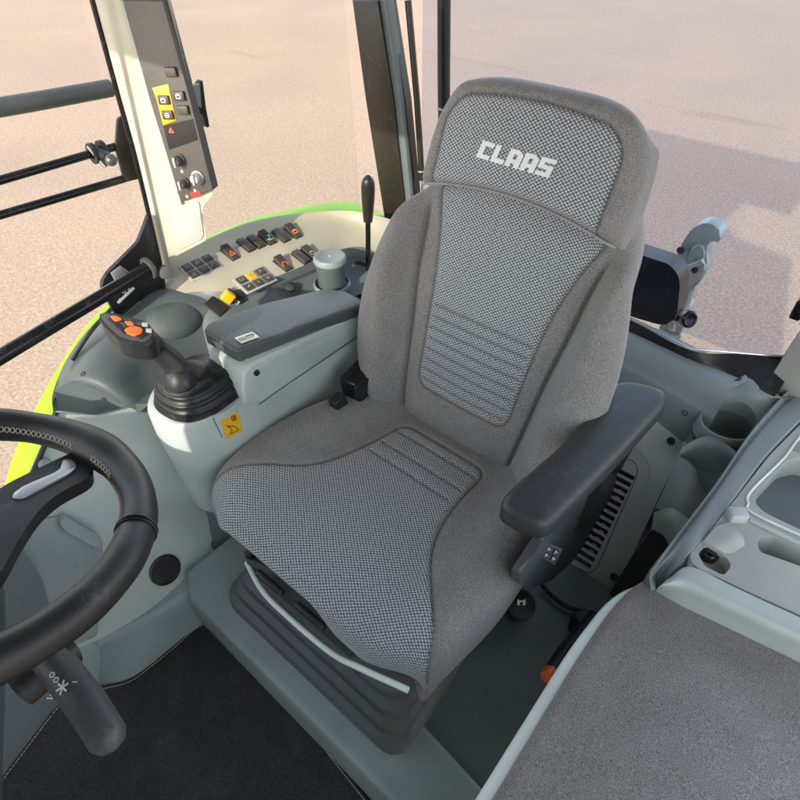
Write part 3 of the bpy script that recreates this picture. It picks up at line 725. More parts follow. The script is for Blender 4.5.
for u, v in ((353, 266), (369, 270)):
    p, n = hit(SB, u, v); screw(p+n*.001, n, .004, con, 'white', 'rivet')
# slot the lever comes out of
p, X, Y, n = shelf_axes(362, 264, 10, 3)
box('lever_slot', p, (.022, .007, .0015), 'rubber', con, ax=(X, Y, n), bevel=.001)
# small bump at the gusset
lathe('hinge_cap', at(165, 272, x=-.74), (1, -.2, .3), [(.018, 0), (.016, .012), (0, .016)], 'tealdk', con)

# ash cup
ac = at(332, 284, z=.635)
acup = thing('ash_cup', 'round blue grey lidded ash cup standing in the rear of the console', 'ash cup', ac)
lathe('cup', ac, (0, 0, 1), [(.038, 0), (.0415, .06), (.044, .066), (.044, .074), (.039, .078), (0, .078)], 'tealdk', acup)
lid = lathe('lid', ac+V((0, 0, .078)), (0, 0, 1), [(.046, -.004), (.0465, .006), (.043, .012), (.034, .012), (.030, .009), (0, .010)], 'blue', acup)
strokes('lid_symbol', [[(.2, .2), (.5, .8), (.8, .2)]], ac+V((0, 0, .0872)), RT, UP, .009, 'white', lid, .2)
lathe('cup_seat', ac, (0, 0, 1), [(.054, -.002), (.053, .004), (.049, .006), (.047, -.002), (.047, -.01)], 'blue', con)

# hand lever
lb = at(368, 268, z=.63)
lev = thing('hand_lever', 'slim black hand lever with brown tapered grip behind the console', 'lever', lb)
tube('rod', [lb+V((0, 0, -.02)), at(368, 222, y=lb.y)], .0075, 'gloss', lev, 14)
g0 = at(368, 221, y=lb.y); g1 = at(368, 176, y=lb.y-.01)
tube('grip', [g0.lerp(g1, k) for k in (0, .12, .35, .6, .8, .93, 1)], [.013, .0145, .0165, .0185, .0185, .0145, .006], 'brown', lev, 20, sm=26)

# --- front right pillar with its control panel
PPn = V((.50, -.86, .06)).normalized(); PPp = at(165, 240, x=-.80)
def pp8(u, v, x=-.8): return at(u, v, pl=(PPp, PPn), off=x+.8)
pil = thing('front_pillar', 'cream coloured cab pillar carrying a grey panel of rotary knobs and rocker switches', 'pillar', at(168, 285, x=-.8))
pts = [pp8(*p) for p in ((92, -10), (122, 108), (136, 160), (152, 222), (164, 288), (176, 256), (207, 240), (203, 222), (201, 212), (205, 203), (214, 194), (168, -10))]
pb = panel('pillar_body', smooth_loop(pts, .008, 3), V((-.86, .50, 0)).normalized()*.06, 'beige', pil, bevel=.012, seg=5)
pr = [pp8(u, v, -.797) for u, v in ((172, 208), (199, 200), (200, 212), (204, 238), (177, 251), (174, 232))]
panel('pillar_recess', smooth_loop(pr, .01, 4), -PPn*.01, 'greige', pil, bevel=.003)
cpq = [pp8(u, v, -.785) for u, v in ((122, 0), (150, 100), (181, 202), (213, 190), (190, 100), (163, 0))]
cp = panel('control_panel', cpq, -PPn*.03, 'panelgrey', pil, bevel=.003)
panel('panel_rim', [pp8(u, v, -.789) for u, v in ((119, 0), (147, 100), (178, 205), (182, 205), (151, 100), (123, 0))], -PPn*.02, 'greige', pil, bevel=.002)
yx = (pp8(190, 100)-pp8(150, 100)).normalized(); zx = PPn.cross(yx); xn = PPn
def onp(u, v, off=0.): return at(u, v, pl=(PPp, PPn), off=.015+off)
blk = [onp(u, v, .001) for u, v in ((163, 126), (193, 119), (198, 140), (169, 150))]
panel('indicator_window', blk, -PPn*.004, 'ink', cp, bevel=.001)
strokes('warning_triangle', [TRI[0], [(.5, .3), (.5, .6)]], onp(171, 130, .001), yx, zx, .014, 'redlit', cp, .12)
yel = [onp(u, v, .0012) for u, v in ((136, 60), (150, 98), (163, 125), (176, 121), (171, 97), (158, 55))]
panel('yellow_surround', [onp(u, v, .0015) for u, v in ((152, 88), (157, 100), (163, 125.5), (176, 120.5), (171, 98), (168, 84))], -PPn*.003, 'yellow', cp, bevel=.0005)
for (u, v, m, ic) in ((164, 100, 'swbrown', SQ), (168, 115, 'swbrown', [circ(.5, .5, .35), [(.3, .5), (.7, .5)]]), (171, 72, 'swbrown', None), (179, 96, 'swbrown', SQ), (183, 110, 'swbrown', None)):
    c = onp(u, v, .004)
    s_ = box('panel_switch', c, (.0125, .009, .004), m, cp, ax=(yx, zx, xn), bevel=.0015)
    if ic: strokes('icon', ic, c+xn*.004, yx, zx, .013, 'white', s_, .12)
for u, v, r, m in ((179.5, 159.5, .0145, 'panelgrey'), (184.5, 182.5, .0135, 'panelgrey'), (198, 177, .0155, 'greige')):
    c = onp(u, v)
    kb = lathe('knob', c, xn, [(r, 0), (r, .004), (r*.8, .006), (r*.72, .020), (r*.55, .023), (0, .023)], m, cp, 28)
    bm = bmesh.new()
    b_box(bm, c+xn*.024, (yx, zx, xn), (r*.18, r*.75, .004), .001); from_bm('knob_ridge', bm, 'silver', kb)
    for k in range(12):
        a = k/12*2*math.pi
        strokes('tick', [[(.5, .2), (.5, .8)]], c+(yx*math.cos(a)+zx*math.sin(a))*(r+.0035), yx*-math.sin(a)+zx*math.cos(a), yx*math.cos(a)+zx*math.sin(a), .0055, 'white', cp, .4)
panel('red_label', [onp(u, v, .001) for u, v in ((190, 193.5), (199, 190.5), (201, 194.5), (192, 198))], -PPn*.001, 'red', cp, bevel=0)
for u, v in ((182, 171), (187, 196), (176, 192), (195, 190)):
    strokes('symbol', [circ(.5, .5, .3, 8), [(.2, .1), (.8, .1)]], onp(u, v), yx, zx, .008, 'white', cp, .16)
# shadowed clip on the outside of the pillar and the grab clamp behind it
cl = thing('mirror_clamp', 'black clamp on the outer edge of the cream pillar', 'clamp', at(205, 118, x=-.86))
panel('clamp_arm', smooth_loop([at(u, v, x=-.86) for u, v in ((190, 96), (203, 80), (206, 108), (210, 127), (207, 128), (202, 112), (194, 122), (189, 116))], .004, 2), (-.02, 0, 0), 'gloss', cl, bevel=.002)
panel('clamp_plate', [at(u, v, x=-.855) for u, v in ((188, 88), (200, 84), (202, 108), (191, 104))], (-.012, 0, 0), 'blue', cl, bevel=.002)

# --- front right door glass with frame, rails, plate, gusset and grab bar
fd = thing('side_window', 'front right window pane with a black rubber edge and corner gusset', 'window', at(150, 280, x=-.81))
Y0 = -.09
sheet('window_glass', [V((-.812, -.05, 1.75)), V((-.812, -.085, .70)), V((-.812, -.2, .5)), V((-.812, -.5, .2)), V((-.812, -1.2, .2)), V((-.812, -1.2, 1.75))], 'glass', fd)
tube('edge_seal', [at(*p, x=-.8) for p in ((90, -8), (117, 92), (134, 153), (149, 215), (161, 268), (164, 292))], .0055, 'gloss', fd, 10, sm=30)
gp = [at(u, v, x=-.803) for u, v in ((149, 214), (155, 240), (161, 262), (165, 285), (163, 296), (150, 307), (137, 318), (120, 322), (110, 305), (103, 291), (102, 283), (108, 273), (125, 256), (138, 243), (144, 228))]
gs = panel('corner_gusset', smooth_loop(gp, .008, 3), (-.012, 0, 0), 'rubber', fd, bevel=.003)
panel('latch_plate', [at(u, v, x=-.80) for u, v in ((111, 273), (121, 266), (131, 272), (129, 281), (117, 284))], (-.01, 0, 0), 'blue', gs, bevel=.003)
for u, v in ((124, 292), (130, 290), (121, 300)): screw(at(u, v, x=-.80), (1, 0, 0), .005, gs, 'silver')
tube('gusset_rod', [at(118, 303, x=-.79), at(134, 288, x=-.79)], .004, 'steel', gs, 8)
tube('wiper_rod', [at(72, 360, x=-.80), at(92, 330, x=-.80), at(112, 308, x=-.80)], .005, 'rubber', gs, 8, sm=8)
gb = thing('grab_bar', 'thick black grab bar running down from the window corner gusset to the left edge', 'grab bar', at(150, 265, x=-.76))
tube('bar', [at(149, 268, x=-.76), at(0, 357, x=-.73), at(-60, 393, x=-.72)], .0165, 'gloss', gb, 20)
lathe('end_flange', at(149, 268, x=-.76), at(149, 268, x=-.76)-at(0, 357, x=-.73), [(.018, -.006), (.028, -.004), (.028, .004), (0, .006)], 'metaldk', gb, 24)
rl = thing('guard_rail', 'pair of thin black window guard rails ending at a dark metal plate', 'guard rail', at(130, 150, x=-.93))
for (a, b_) in (((-30, 189), (121, 145)), ((-30, 224), (126, 178))):
    tube('rail', [at(*a, x=-.93), at(*b_, x=-.93)], .0098, 'gloss', rl, 14)
panel('end_plate', smooth_loop([at(u, v, x=-.915) for u, v in ((118, 119), (124, 115), (129, 117), (147, 172), (144, 178), (127, 182), (123, 175), (116, 148))], .005, 3), (-.008, 0, 0), 'brown', rl, bevel=.002)
bc = thing('ball_mount', 'small black clamp with a round metal ball fixed on the upper guard rail', 'clamp mount', at(103, 153, x=-.9))
ax = (at(110, 148, x=-.93)-at(90, 154, x=-.93)).normalized()
for off in (-.012, .012):
    lathe('clamp_ring', at(98, 152, x=-.925)+ax*off, ax, [(.011, -.005), (.024, -.005), (.024, .005), (.011, .005)], 'rubber', bc, 24)
tube('neck', [at(98, 151, x=-.92), at(108, 158, x=-.885)], .012, 'rubber', bc, 14)
bm = bmesh.new(); bmesh.ops.create_uvsphere(bm, u_segments=24, v_segments=16, radius=.014, matrix=Matrix.Translation(at(111, 160, x=-.87))); from_bm('ball', bm, 'metaldk', bc, 180)
tube('bolt', [at(88, 146, x=-.93), at(106, 167, x=-.90)], .006, 'metaldk', bc, 8)

tb = tube('roof_rail', [at(-30, 112, x=-1.15), at(20, 104, x=-1.15), at(60, 97, x=-1.15), at(110, 88, x=-1.15)], .022, 'trim', None, 16, sm=16)
tag(tb, 'dark grey curved tube outside the window at the upper left', 'tube')

# --- rear right pillar, window seals, gas strut
rp = thing('rear_pillar', 'dark brown metal rear cab pillar beside the seat headrest', 'pillar', at(400, 230, y=.72))
panel('pillar_body', [at(u, v, y=.72) for u, v in ((352, 0), (366, 100), (386, 229), (408, 232), (393, 100), (378, 0))], (-.02, .05, 0), 'brown', rp, bevel=.004)
panel('seal_strip', [at(u, v, y=.73) for u, v in ((378, 0), (393, 100), (408, 232), (414, 229), (401, 100), (386, 0))], (0, .03, 0), 'trough', rp, bevel=.002)
panel('pillar_edge', [at(u, v, y=.745) for u, v in ((386, 0), (401, 100), (414, 229), (418, 226), (405, 100), (389, 0))], (0, .03, 0), 'gloss', rp, bevel=.001)
gst = thing('gas_strut', 'thin brown gas strut with a metal rod beside the rear pillar', 'gas strut', at(422, 205, y=.76))
tube('cylinder', [at(408, 0, y=.76), at(417, 100, y=.76), at(422, 180, y=.76)], .0095, 'brown', gst, 14)
tube('rod', [at(422, 180, y=.76), at(423, 203, y=.76)], .0045, 'silver', gst, 10)
lathe('collar', at(421.5, 171, y=.76), at(417, 100, y=.76)-at(422, 180, y=.76), [(.0115, -.002), (.0115, .003)], 'steel', gst, 16)
tube('end_joint', [at(406, 203, y=.75), at(424, 200, y=.77)], .011, 'gloss', gst, 12)
hs = tube('breather_pipe', [at(444, -10, y=1.1), at(444, 108, y=1.1), at(446, 124, y=1.1), at(452, 131, y=1.1), at(462, 133, y=1.1)], .022, 'brown', None, 18, sm=30)
tag(hs, 'brown bent pipe outside the rear window left of the headrest', 'pipe')
lathe('pipe_collar', at(444, 108, y=1.1), (0, 0, 1), [(.022, -.004), (.0245, -.003), (.0245, .003), (.022, .004)], 'steel', hs)

# quarter window between the pillars, rear window
qw = sheet('quarter_window', [V((-.80, .06, .66)), V((-.75, .64, .6)), V((-.80, .64, 1.75)), V((-.83, .06, 1.75))], 'tint')
tag(qw, 'clear right hand window pane above the row of rocker switches', 'window')
rw = thing('rear_window', 'large rear window pane with a black lower frame behind the seat', 'window', (0, .74, .62))
sheet('window_glass', [V((-.58, .745, .61)), V((.66, .80, .575)), V((.66, .80, 1.72)), V((-.6, .745, 1.72))], 'rearglass_shade', rw)
fr_ = [at(u, v, y=y) for u, v, y in ((560, 291, .74), (632, 322, .74), (690, 350, .74), (745, 354, .79), (790, 358, .82), (800, 364, .82), (760, 390, .74), (700, 366, .72), (632, 333, .72), (560, 300, .72))]
bm = bmesh.new()
tp_ = [at(560, 289, z=.63), at(632, 321, z=.63), at(690, 350, z=.63), at(740, 354, z=.63), at(800, 359, z=.63)]
bt_ = [at(560, 300, z=.615), at(632, 330, z=.615), at(690, 360, z=.605), at(730, 376, z=.60), at(775, 396, z=.60)]
loft('lower_frame', [[p for p in tp_], bt_], 'rubber', rw, 40, 4, ext=(0, .0, -.05))
tube('frame_edge', [p+V((0, 0, .004)) for p in tp_[1:]], .0035, 'silver', rw, 8)

# --- rear wall ledge
rear = thing('rear_wall_panel', 'blue grey moulded rear wall panel under the rear window', 'wall panel', (.2, .65, .2))
q0 = [at(u, v, z=.605) for u, v in ((500, 268), (560, 296), (632, 329), (700, 362), (745, 382))]
q1 = [at(u, v, z=.60) for u, v in ((500, 278), (560, 306), (622, 336), (690, 371), (728, 392))]
q2 = [p+V((0, -.03, -.045)) for p in q1]
q3 = [p+V((0, -.05, -.12)) for p in q1]
q4 = [V((p.x, .52, .05)) for p in q1]
rwp = loft('ledge', [[p+V((0, .03, -.02)) for p in q0], q0, q1, q2, q3, q4], 'blue', rear, 40, 50, ext=(0, .05, 0))
RB = bvh(rwp)
for u, v in ((728, 373), (685, 413)):
    p, n = hit(RB, u, v); screw(p+n*.001, n, .0075, rear, 'tealdk')
# ================================================================== ARMREST CONSOLE
arm = thing('armrest_console', 'grey armrest console box with padded lid and yellow warning sticker', 'armrest console', (-.42, 0, .45))
plan = [(-.345, .235), (-.348, -.22), (-.356, -.27), (-.375, -.325), (-.425, -.355), (-.50, -.35), (-.55, -.30), (-.56, -.2), (-.52, .1), (-.48, .235)]
pl3 = smooth_loop([V((x, y, .628)) for x, y in plan], .03, 4)
bm = bmesh.new(); rings = []
for z, k in ((.628, .972), (.622, .99), (.612, 1.0), (.56, 1.0), (.50, .985), (.44, .965), (.30, .93)):
    rings.append([bm.verts.new(V(((p.x+.42)*k-.42, (p.y+.05)*k-.05, z))) for p in pl3])
for a, b in zip(rings, rings[1:]):
    for k in range(len(a)): bm.faces.new((a[k], a[(k+1) % len(a)], b[(k+1) % len(a)], b[k]))
bm.faces.new(rings[0])
ab_ = from_bm('body', bm, 'light', arm, 50)
# hood below the lid
hz = .712
sec = [(-.19, .60), (-.188, .655), (-.175, .70), (-.15, .713), (.20, .668), (.225, .66), (.23, .60)]
X0, X1 = -.343, -.468
bm = bmesh.new(); b_panel(bm, [V((X0, y, z)) for y, z in sec], (X1-X0, 0, 0), .008, 4); from_bm('hood', bm, 'light', arm)
inset = [V((X0+.0015, y, z)) for y, z in ((-.165, .65), (-.15, .685), (-.11, .692), (.21, .652), (.222, .64), (.222, .605), (-.10, .60), (-.14, .595), (-.165, .605))]
panel('side_panel', smooth_loop(inset, .01, 3), (-.006, 0, 0), 'light', arm, bevel=.0035)
tube('panel_groove', [V((X0+.002, -.155, .596)), V((X0+.002, -.10, .5995)), V((X0+.002, .225, .603))], .0018, 'tealdk', arm, 6)
for u, v in ((257, 373), (361, 324)): screw(at(u, v, x=X0+.003), (1, 0, .05), .0075, arm)
tube('body_seam', [at(u, v, x=-.323) for u, v in ((222, 437), (213, 418))], .0012, 'tealdk', arm, 6)
lidq = []
for u, v in ((203, 331), (208, 323), (265, 303), (325, 288.5), (345, 291), (361, 299), (364, 304), (300, 328), (239, 351), (234, 350)):
    lidq.append(at(u, v, pl=((-.42, -.17, .744), (0, .135, 1))))
lidp = pillow('padded_lid', smooth_loop([V((p.x, p.y, 0)) for p in lidq], .012, 5), .714, .746, .008, 'lidblue', arm, .001, 8, slope=lambda c: -.135*(c.y+.17))
LN = V((0, .135, 1)).normalized(); c = at(247, 337.5, pl=((-.42, -.17, .7485), (0, .135, 1))); ux = (at(258, 341, z=.7425)-at(236, 336, z=.7425)).normalized(); ux = V((.1, 1, -.135)).normalized()
lb_ = box('lid_label', c, (.023, .014, .0008), 'white', arm, ax=(ux, LN.cross(ux), LN), bevel=0)
vx = LN.cross(ux)
for k, (a, b, w_, h_, mm) in enumerate(((-.012, .0, .008, .008, 'dim'), (.005, .004, .007, .004, 'lidblue'), (.006, -.005, .009, .003, 'dim'), (.016, .003, .003, .006, 'lidblue'))):
    box('label_print', c+ux*a+vx*b+LN*.001, (w_, h_*.8, .0002), mm, lb_, ax=(ux, vx, LN), bevel=0)
# yellow pictogram sticker on the rounded end
AB = bvh(ab_)
def bil(a, b): 
    c_ = ((220, 418.5), (238, 411), (242, 431), (226, 439)); 
    return tuple((c_[3][i]*(1-a)+c_[2][i]*a)*(1-b)+(c_[0][i]*(1-a)+c_[1][i]*a)*b for i in (0, 1))
def onb(a, b, off): p, n = hit(AB, *bil(a, b)); return p+n*off
stk = loft('warning_sticker', [[onb(a/5, b/5, .0012) for a in range(6)] for b in range(6)], 'yellow', arm, 16, 16)
bm = bmesh.new()
for pl_ in ([(.2, .15), (.8, .15), (.62, .42), (.35, .5), (.2, .62), (.3, .5), (.45, .3), (.3, .15)], [(.62, .42), (.8, .15)], circ(.68, .78, .12), [(.56, .9), (.81, .66)], [(.62, .66), (.76, .9)]):
    b_tube(bm, [onb(a, b, .0022) for a, b in pl_], .0008, 5)
from_bm('pictogram', bm, 'brown', stk)

# ================================================================== JOYSTICK
jb = at(192, 387, z=.64)
joy = thing('joystick', 'black joystick with ribbed rubber boot and orange buttons on its head', 'joystick', jb)
ly = V((-.10, 1, 0)).normalized(); lx = V((1, .10, 0)).normalized()
ringsd = [(0, .000, .070, .104, .622), (0, .0, .072, .106, .630), (0, 0, .066, .099, .636), (0, 0, .069, .102, .642), (0, 0, .067, .099, .648), (0, -.002, .060, .092, .652), (0, -.003, .064, .095, .659), (0, -.004, .061, .090, .665), (0, -.006, .052, .080, .668), (0, -.008, .055, .082, .675), (0, -.010, .050, .076, .681),
          (0, -.018, .040, .058, .684), (0, -.024, .041, .052, .692), (0, -.028, .036, .044, .698), (0, -.030, .029, .031, .699)]
bm = bmesh.new(); rr_ = []
jc = V((-.449, -.230, 0))
for dx, dy, rx, ry, z in ringsd:
    rr_.append([bm.verts.new(V((jc.x+dx, jc.y+dy, z)) + lx*(rx*1.24*abs(math.cos(a))**.8*(1 if math.cos(a) > 0 else -1)) + ly*(ry*abs(math.sin(a))**.8*(1 if math.sin(a) > 0 else -1))) for a in [2*math.pi*k/56 for k in range(56)]])
for a, b in zip(rr_, rr_[1:]):
    for k in range(56): bm.faces.new((a[k], a[(k+1) % 56], b[(k+1) % 56], b[k]))
bm.faces.new(rr_[-1]); from_bm('boot', bm, 'rubber', joy, 180)
lathe('boot_seat', (jc.x, jc.y, .626), (0, 0, 1), [(.108, -.01), (.108, .002), (.100, .004)], 'light', arm, 48, sc=(.86, 1.))
k0 = at(180, 383, z=.70)
st0, st1 = at(181, 380, z=.70), at(178, 366, z=.725)
tube('collar', [at(181, 385, z=.692), at(181, 381, z=.702), at(180, 376, z=.712), at(179, 371, z=.718)], [.034, .035, .033, .030], 'black', joy, 28)
tube('collar_ring', [at(181, 384, z=.697)+ (lx*math.cos(a)+ly*math.sin(a))*.0345 for a in [2*math.pi*k/32 for k in range(32)]], .0022, 'trim', joy, 8, closed=True)
tube('neck', [at(180, 374, z=.715), at(172, 362, z=.745), at(158, 350, z=.78), at(147, 341, z=.81), at(138, 333, z=.825)], [.0285, .025, .0225, .0245, .02], 'black', joy, 26, sm=24)
NH = V((.12, -.02, 1)).normalized(); HC = at(126, 330, z=.86)
def hd(u, v, off=0.): return at(u, v, pl=(HC, NH), off=off)
ho = [hd(u, v) for u, v in ((98, 316), (101, 311.5), (112, 313), (130, 317), (147, 322), (156, 333), (155, 340), (147, 345), (130, 344), (118, 340), (104, 326))]
head = panel('head', smooth_loop(ho, .008, 3), -NH*.040, 'black', joy, bevel=.006, seg=4)
hi_ = [hd(u, v, .0008) for u, v in ((101, 317), (103, 313.5), (113, 315), (130, 319), (145, 324), (152.5, 333), (151, 338), (144, 341.5), (131, 340), (120, 336.5), (107, 325.5))]
panel('head_plate', smooth_loop(hi_, .006, 3), -NH*.004, 'panelgrey', head, bevel=.001)
for pl_ in (((106, 318), (111, 317), (128, 331), (124, 334)), ((126, 322), (144, 327), (148, 334), (140, 339), (128, 333), (123, 327)), ((113, 317), (121, 318), (133, 322), (125, 324), (117, 322))):
    panel('button_pad', smooth_loop([hd(u, v, .0022) for u, v in pl_], .003, 2), -NH*.003, 'black', head, bevel=.001)
for pl_ in (((110, 316), (116, 315.5), (122, 318.5), (115, 320.5)), ((124, 321), (131, 321), (134, 324), (128, 324.5)), ((124, 329), (132, 325.5), (142, 328), (142, 332), (134, 335), (127, 332.5))):
    panel('button', smooth_loop([hd(u, v, .0055) for u, v in pl_], .003, 3), -NH*.004, 'orange', head, bevel=.0018)
for u, v in ((145, 325), (149, 331)):
    box('key', hd(u, v, .003), (.006, .004, .002), 'blue', head, ax=(RT, UP, NH), bevel=.001)
p_ = at(140, 350, pl=(hd(140, 347), FW), off=0)
strokes('side_print', [[(.1, .5), (.4, .2), (.5, .8)], [(.8, .2), (.8, .8)]], at(139, 349, z=.835)-FW*.004, RT, UP, .010, 'white', head, .14)

# ================================================================== STEERING WHEEL
WC = V((0, -.757, 1.057)); TI = .298; WN = V((0, math.sin(TI), math.cos(TI))); WA = V((1, 0, 0)); WB = WN.cross(WA)
def wpt(a, r=.186, h=0.): return WC + (WA*math.cos(a)+WB*math.sin(a))*r + WN*h
whl = thing('steering_wheel', 'black leather steering wheel with pale cross stitching and a silver trimmed spoke', 'steering wheel', WC)
def ang_of(u, v):
    p = at(u, v, pl=(WC, WN))-WC; return math.atan2(p.dot(WB), p.dot(WA))
aS = ang_of(88, 455); aB = ang_of(137, 533)
N = 160; pts = [wpt(2*math.pi*k/N) for k in range(N)]
def adist(a, b): return abs((a-b+math.pi) % (2*math.pi)-math.pi)
rad = []
for k in range(N):
    a = 2*math.pi*k/N; r = .0198+.0035*math.exp(-(adist(a, aS)/.22)**2)+.0012*noise.noise(V((math.cos(a)*4, math.sin(a)*4, 0)))
    rad.append(r)
rim = tube('rim', pts, rad, 'leather', whl, 28, closed=True)
for da in (0, .022):
    tube('rim_seam', [wpt(aB+da)+((wpt(aB)-WC).normalized()*math.cos(t)+WN*math.sin(t))*.0205 for t in [2*math.pi*k/28 for k in range(28)]], .0012, 'leather', rim, 6, closed=True)
# cross stitching on the inner upper side of the rim
def rs(a, t, k=1.01):
    rr = .0198+.0035*math.exp(-(adist(a, aS)/.22)**2)
    d = (wpt(a)-WC).normalized(); return wpt(a)+(d*math.cos(t)+WN*math.sin(t))*rr*k
for lo_, hi__ in ((aS-.34, aS-.11), (aS+.11, aS+1.5)):
    bm = bmesh.new(); a = lo_
    while a < hi__:
        b_tube(bm, [rs(a, 2.66), rs(a+.014, 2.84, 1.05), rs(a+.030, 3.02)], .0007, 5)
        b_tube(bm, [rs(a+.030, 2.66), rs(a+.014, 2.84, 1.03), rs(a, 3.02)], .0007, 5)
        a += .037
    from_bm('stitching', bm, 'thread', rim)
def sw_(u, v, h): return at(u, v, pl=(WC, WN), off=h)
spk = panel('spoke', smooth_loop([sw_(u, v, -.008) for u, v in ((-60, 545), (0, 487), (30, 472), (66, 455), (80, 449), (92, 460), (94, 472), (85, 480), (60, 492), (38, 510), (18, 540), (0, 575), (-60, 640))], .02, 4), -WN*.018, 'gloss', whl, bevel=.007, seg=4)
spk.data.materials.clear(); spk.data.materials.append(M['black'])
panel('spoke_inlay', smooth_loop([sw_(u, v, -.0055) for u, v in ((10, 497), (17, 489), (30, 483), (56, 472), (64, 465), (61, 460), (68, 458), (78, 465), (70, 473), (22, 498))], .006, 3), -WN*.004, 'silver', spk, bevel=.0015)
lathe('hub', WC-WN*.035, WN, [(0.03, -.03), (.06, -.02), (.068, 0), (.062, .022), (.04, .03), (0, .032)], 'black', whl, 40)
colm = thing('steering_column', 'black steering column with a thick stalk carrying white light symbols', 'steering column', (0, -.80, .9))
tube('column', [WC-WN*.06, WC-WN*.14+V((0, -.02, 0)), V((0, -1.0, .55)), V((0, -1.1, .2))], [.05, .065, .08, .09], 'trim', colm, 28, sm=16)
s0 = at(30, 640, z=.955); s1 = at(62, 672, z=.965); s2 = at(85, 702, z=.965); s3 = at(108, 738, z=.96)
tube('stalk_root', [at(70, 648, z=.94), at(52, 662, z=.945), at(20, 690, z=.94)], .019, 'black', colm, 20)
s4 = s3+(s3-s2).normalized()*.008; s5 = s3+(s3-s2).normalized()*.012
stk2 = tube('stalk', [s0, s1, s2, s3, s4, s5], [.014, .017, .017, .0165, .012, .004], 'trim', colm, 24)
sd = (s2-s1).normalized(); sn = (CAM-s1).normalized(); sxn = sd.cross(sn).normalized(); sn2 = sxn.cross(sd).normalized()
for (u, v, ic, sz) in ((53.5, 675, [[(.2, .2), (.2, .8), (.8, .8), (.8, .2), (.2, .2)], [(.05, .5), (.2, .5)], [(.8, .5), (.95, .5)]], .0062), (57.5, 680, [[(.2, .2), (.2, .8), (.8, .8), (.8, .2), (.2, .2)], [(.05, .5), (.2, .5)], [(.8, .5), (.95, .5)]], .0062), (63.5, 687.5, [[(.5, 0), (.5, 1)], [(.05, .25), (.95, .75)], [(.05, .75), (.95, .25)]], .011), (51, 696, [circ(.5, .5, .3), [(.5, .5), (1, .9)], [(.2, .1), (.9, .1)]], .010), (75, 683, [[(.1, .5), (.9, .5)]], .005)):
    bvk = bvh(stk2); p, n = hit(bvk, u, v)
    strokes('symbol', ic, p+n*.0008, (RT-n*RT.dot(n)).normalized(), n.cross((RT-n*RT.dot(n)).normalized()), sz, 'white', stk2, .16)
dp = panel('column_cover', smooth_loop([pa(u, v, .075) for u, v in ((-60, 520), (0, 538), (24, 552), (42, 578), (52, 615), (50, 650), (20, 672), (-60, 690))], .02, 4), -nA*.05, 'tealdk', con, bevel=.008)

# ================================================================== FENDER AND THINGS OUTSIDE
fo = [(-.80, -.15), (-.621, .159), (-.518, .29), (-.446, .358), (-.346, .445), (-.209, .54), (0, .618), (.23, .635), (.404, .633), (.629, .599), (.859, .54), (1.05, .42)]
fen = thing('rear_fender', 'bright lime green painted fender arching outside the right windows', 'fender', (-1, .2, .5))
loft('fender_shell', [[V((-.76 if y < -.2 else -.84, y, z-.015)) for y, z in fo], [V((-.95, y, z+.012)) for y, z in fo], [V((-1.035, y, z+.008)) for y, z in fo], [V((-1.055, y, z-.012)) for y, z in fo], [V((-1.058, y, z-.05)) for y, z in fo]], 'lime', fen, 80, 30, ext=(0, 0, -.01))
loft('fender_edge', [[V((-.75 if y < -.2 else -.835, y, z-.010)) for y, z in fo], [V((-.775 if y < -.2 else -.86, y, z+.006)) for y, z in fo]], 'rubber', fen, 60, 4, ext=(0, 0, -.3))

def ho_(u, v, y=1.2): return at(u, v, y=y)
hk = thing('lift_arm_hook', 'weathered pale metal lift arm hook seen through the rear window', 'lift hook', ho_(690, 320))
hb = [ho_(u, v) for u, v in ((676, 258), (681, 245), (690, 231), (699, 224), (709, 223), (717, 227), (721, 234), (720, 242), (716, 243), (712, 239), (708, 243), (706, 252), (707, 262), (708, 266), (705, 274), (699, 283), (692, 290), (687, 297), (681, 296), (679, 285), (677, 270))]
hb_o = panel('hook', smooth_loop(hb, .012, 3), (0, .06, 0), 'steel', hk, bevel=.012, seg=3)
panel('latch', smooth_loop([ho_(u, v, 1.185) for u, v in ((686, 262), (692, 247), (701, 244), (704, 252), (703, 262), (706, 268), (700, 280), (690, 287), (684, 284))], .01, 3), (0, .03, 0), 'steel', hb_o, bevel=.006)
tube('latch_bar', [ho_(686, 268, 1.17), ho_(703, 261, 1.17)], .008, 'steel', hb_o, 10)
for u, v, r in ((681, 250, .012), (677, 262, .008), (695, 270, .01)): lathe('pin', ho_(u, v, 1.183), (0, -1, 0), [(r, 0), (r, .006), (r*.6, .008), (0, .004)], 'black', hb_o, 16)
tube('shank', [ho_(689, 288, 1.22), ho_(684, 305, 1.22), ho_(678, 322, 1.22)], .019, 'steel', hk, 16)
tube('stay', [ho_(677, 262, 1.24), ho_(676, 300, 1.24), ho_(672, 330, 1.24)], .012, 'steel', hk, 12)
panel('yoke', smooth_loop([ho_(u, v, 1.25) for u, v in ((671, 315), (684, 300), (690, 308), (682, 330), (674, 350), (655, 345), (660, 325))], .01, 3), (0, .05, 0), 'steel', hk, bevel=.008)
tube('cross_tube', [ho_(632, 326, 1.24), ho_(650, 331, 1.24), ho_(680, 341, 1.24)], .02, 'steel', hk, 16)
wl = thing('lamp_housing', 'black rounded box lamp housing mounted outside the rear window', 'lamp', at(655, 290, y=.90))
panel('housing', smooth_loop([at(u, v, y=.86) for u, v in ((615, 246), (644, 256), (669, 264), (678, 274), (680, 285), (677, 314), (672, 324), (660, 325), (636, 318), (600, 306))], .015, 4), (0, .07, 0), 'rubber', wl, bevel=.012, seg=4)
